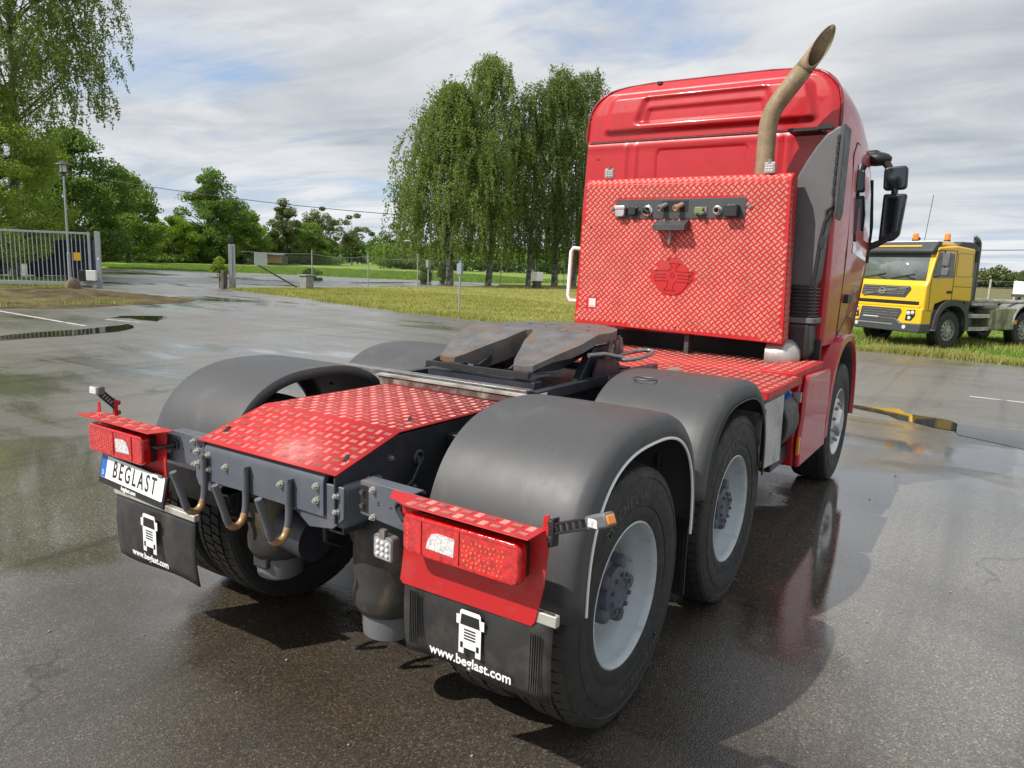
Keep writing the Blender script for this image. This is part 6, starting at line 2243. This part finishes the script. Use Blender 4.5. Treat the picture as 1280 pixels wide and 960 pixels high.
for sd in (-1, 1):
    # doors, windows, arches, steps
    yy = sd * HWY
    b = MB().prism([(.36, 1.86), (.42, 2.50), (1.02, 2.52), (1.18, 1.98), (1.16, 1.84)], (0, yy + sd * .002, 0), (1, 0, 0), (0, 0, 1), (0, sd * .008, 0))
    b.build('side_window', GLASS, yc)
    b = MB()
    b.tube([(.33, yy + sd * .004, 1.26), (.33, yy + sd * .004, 2.60)], .008, 4)
    b.tube([(.33, yy + sd * .004, 2.58), (1.06, yy + sd * .004, 2.58), (1.24, yy + sd * .004, 1.90), (1.22, yy + sd * .004, 1.0)], .008, 4)
    b.tube([(-.48, yy + sd * .004, 1.62), (.33, yy + sd * .004, 1.63)], .006, 4)
    b.tube([(-.42, yy + sd * .004, 1.90), (.26, yy + sd * .004, 1.90), (.26, yy + sd * .004, 2.52), (-.38, yy + sd * .004, 2.52)], .006, 4, closed=True)
    b.build('door_seam', BLACKP, yc)
    MB().box(.36, .56, *sorted((yy + sd * .002, yy + sd * .02)), 1.44, 1.51).build('door_handle', BLK, yc)
    rows = []
    for i in range(21):
        t = PI * i / 20
        x, z = arc(.25, .60, .45, .66, 2.4, t)
        x2, z2 = arc(.25, .74, .45, .82, 2.4, t)
        rows.append([(x, sd * .85, z), (x, sd * 1.24, z), (x2, sd * 1.245, z2), (x2, sd * .9, z2)])
    MB().loft(rows).build('wheel_arch', DGREY, Y, ang=50)
    b = MB().prism([(.86, .42), (.86, 1.0), (1.06, 1.0), (1.06, .42)], (0, sd * 1.0, 0), (1, 0, 0), (0, 0, 1), (0, sd * .2, 0))
    b.box(-.50, -.30, *sorted((sd * .8, sd * 1.19)), .55, 1.22)
    b.build('side_trim', DGREY, Y, bevel=.02)
    MB().box(.87, 1.05, *sorted((sd * 1.2, sd * 1.225)), .43, .48).build('step_edge', ALU, Y)
    for z, xx in ((.78, -.46), (.42, -.48)):
        MB().box(xx - .95, xx, *sorted((sd * 1.0, sd * 1.22)), z - .005, z + .10).build('step_plate', ALUD, Y, bevel=.008)
    b = MB().box(-.90, -.60, *sorted((sd * .7, sd * 1.1)), .45, .95)
    b.build('air_cleaner', BLK, Y, bevel=.06)
    MB().prism([(-1.46, .42), (-1.46, 1.0), (-1.9, 1.08), (-2.65, 1.08), (-2.62, .42)], (0, sd * 1.2, 0), (1, 0, 0), (0, 0, 1), (0, -sd * .5, 0)).build('fuel_tank', TANK, Y, bevel=.05, segs=3)
    MB().box(-2.66, -2.50, *sorted((sd * 1.2, sd * 1.23)), .60, .72).build('amber_reflector', AMBER, Y)
    for cx in (-3.16, -4.53):
        rows = []
        for i in range(17):
            t = PI * i / 16
            x, z = arc(cx, .66, .55, .62, 2.4, t)
            rows.append([(x, sd * .60, z), (x, sd * 1.22, z), (x, sd * 1.24, z - .04)])
        MB().loft(rows).build('rear_fender', mat('weathered_fender', (0.22, 0.23, 0.22), 0.5, var=.2), Y, solid=.01)
    # door mirrors
    b = MB()
    b.tube([(1.12, sd * 1.2, 2.55), (1.14, sd * 1.42, 2.56), (1.10, sd * 1.45, 1.95), (1.12, sd * 1.2, 1.86)], .018, 6)
    m_ = b.build('mirror_arm', BLK, Y)
    MB().box(1.05, 1.15, *sorted((sd * 1.36, sd * 1.56)), 2.15, 2.52).build('mirror', GREYP, m_, bevel=.03)
    MB().box(1.05, 1.15, *sorted((sd * 1.36, sd * 1.56)), 1.90, 2.11).build('mirror', GREYP, m_, bevel=.03)
# exhaust and air stack
b = MB().tube([(-.74, 1.05, 1.25), (-.74, 1.05, 2.70), (-.72, 1.05, 2.83), (-.60, 1.07, 2.93)], .085, 12)
b.build('exhaust_stack', DGREY, Y, ang=60)
b = MB().tube([(-.60, 1.07, 2.93), (-.50, 1.09, 3.02)], .05, 10)
b.build('stack_tip', STEEL, Y)
MB().box(-.68, -.54, .75, 1.14, 1.24, 2.30).build('heat_shield', GREYP, Y, bevel=.02)
# chassis and hook frame
MB().box(-5.4, 1.1, -.42, .42, .72, .98).build('frame', NAVY, Y)
MB().box(-5.2, -.60, -.55, .55, 1.0, 1.20).build('hook_frame', NAVY, Y, bevel=.02)
MB().tube([(-5.2, .9, 1.22), (-.9, .9, 1.24)], .06, 8).build('frame_pipe', ALUD, Y)
b = MB()
b.box(-1.8, -.66, .55, 1.15, 1.12, 1.19)
b.build('walkway', ALUD, Y)
ytm = MB()
ytm.lathe([(.28, -.12), (.30, -.15), (.38, -.158), (.46, -.152), (.505, -.12), (.515, -.06), (.515, .06), (.505, .12), (.46, .152), (.30, .15), (.28, .12)], (0, 0, 0), (0, 1, 0), 40)
for j in range(44):
    a0 = 2 * PI * j / 44
    for y0, y1, s in ((-.13, -.03, 0), (.03, .13, .5)):
        vs = []
        for rr in (.505, .527):
            for aa, yq in ((-.04, y0), (.04, y0), (.04, y1), (-.04, y1)):
                w = a0 + aa + s * 2 * PI / 44
                vs.append((rr * math.sin(w), yq, rr * math.cos(w)))
        ytm.add(vs, [(4, 5, 6, 7), (0, 4, 7, 3), (1, 2, 6, 5), (0, 1, 5, 4), (3, 7, 6, 2)])
ytm = ytm.mesh('tyre', RUB)
yrm = MB().lathe([(.285, .10), (.298, .135), (.285, .14), (.262, .07), (.24, .07), (.22, .10), (.17, .115), (.15, .10), (.145, .12), (.10, .12), (.095, .16), (0, .165)], (0, 0, 0), (0, 1, 0), 40).mesh('rim', mat('grey_rim', (0.42, 0.42, 0.40), 0.45, metal=.3, var=.15, dirt=(0.15, 0.12, 0.08), dirt_amt=.35, dirt_scale=12), 40)
yhm = MB()
yhm.lathe([(.028, .0), (.028, .015)], (0, .10, .195), (0, 1, 0), 8, True)
yhm = yhm.mesh('hand_hole', BLACKP)
for x in (.25, -3.16, -4.53):
    for sd in (-1, 1):
        w = empty('wheel', (x, sd * 1.02, .43), 0 if sd > 0 else PI, Y)
        obj('tyre', ytm, w)
        obj('rim', yrm, w)
        for j in range(10):
            hh = obj('hand_hole', yhm, w)
            hh.rotation_euler = (0, 2 * PI * j / 10, 0)
MB().cyl((.25, -.9, .43), (.25, .9, .43), .08, 10).build('axle', NAVY, Y)
MB().box(-4.7, -2.9, -.8, .8, .35, .6).build('bogie', NAVY, Y)
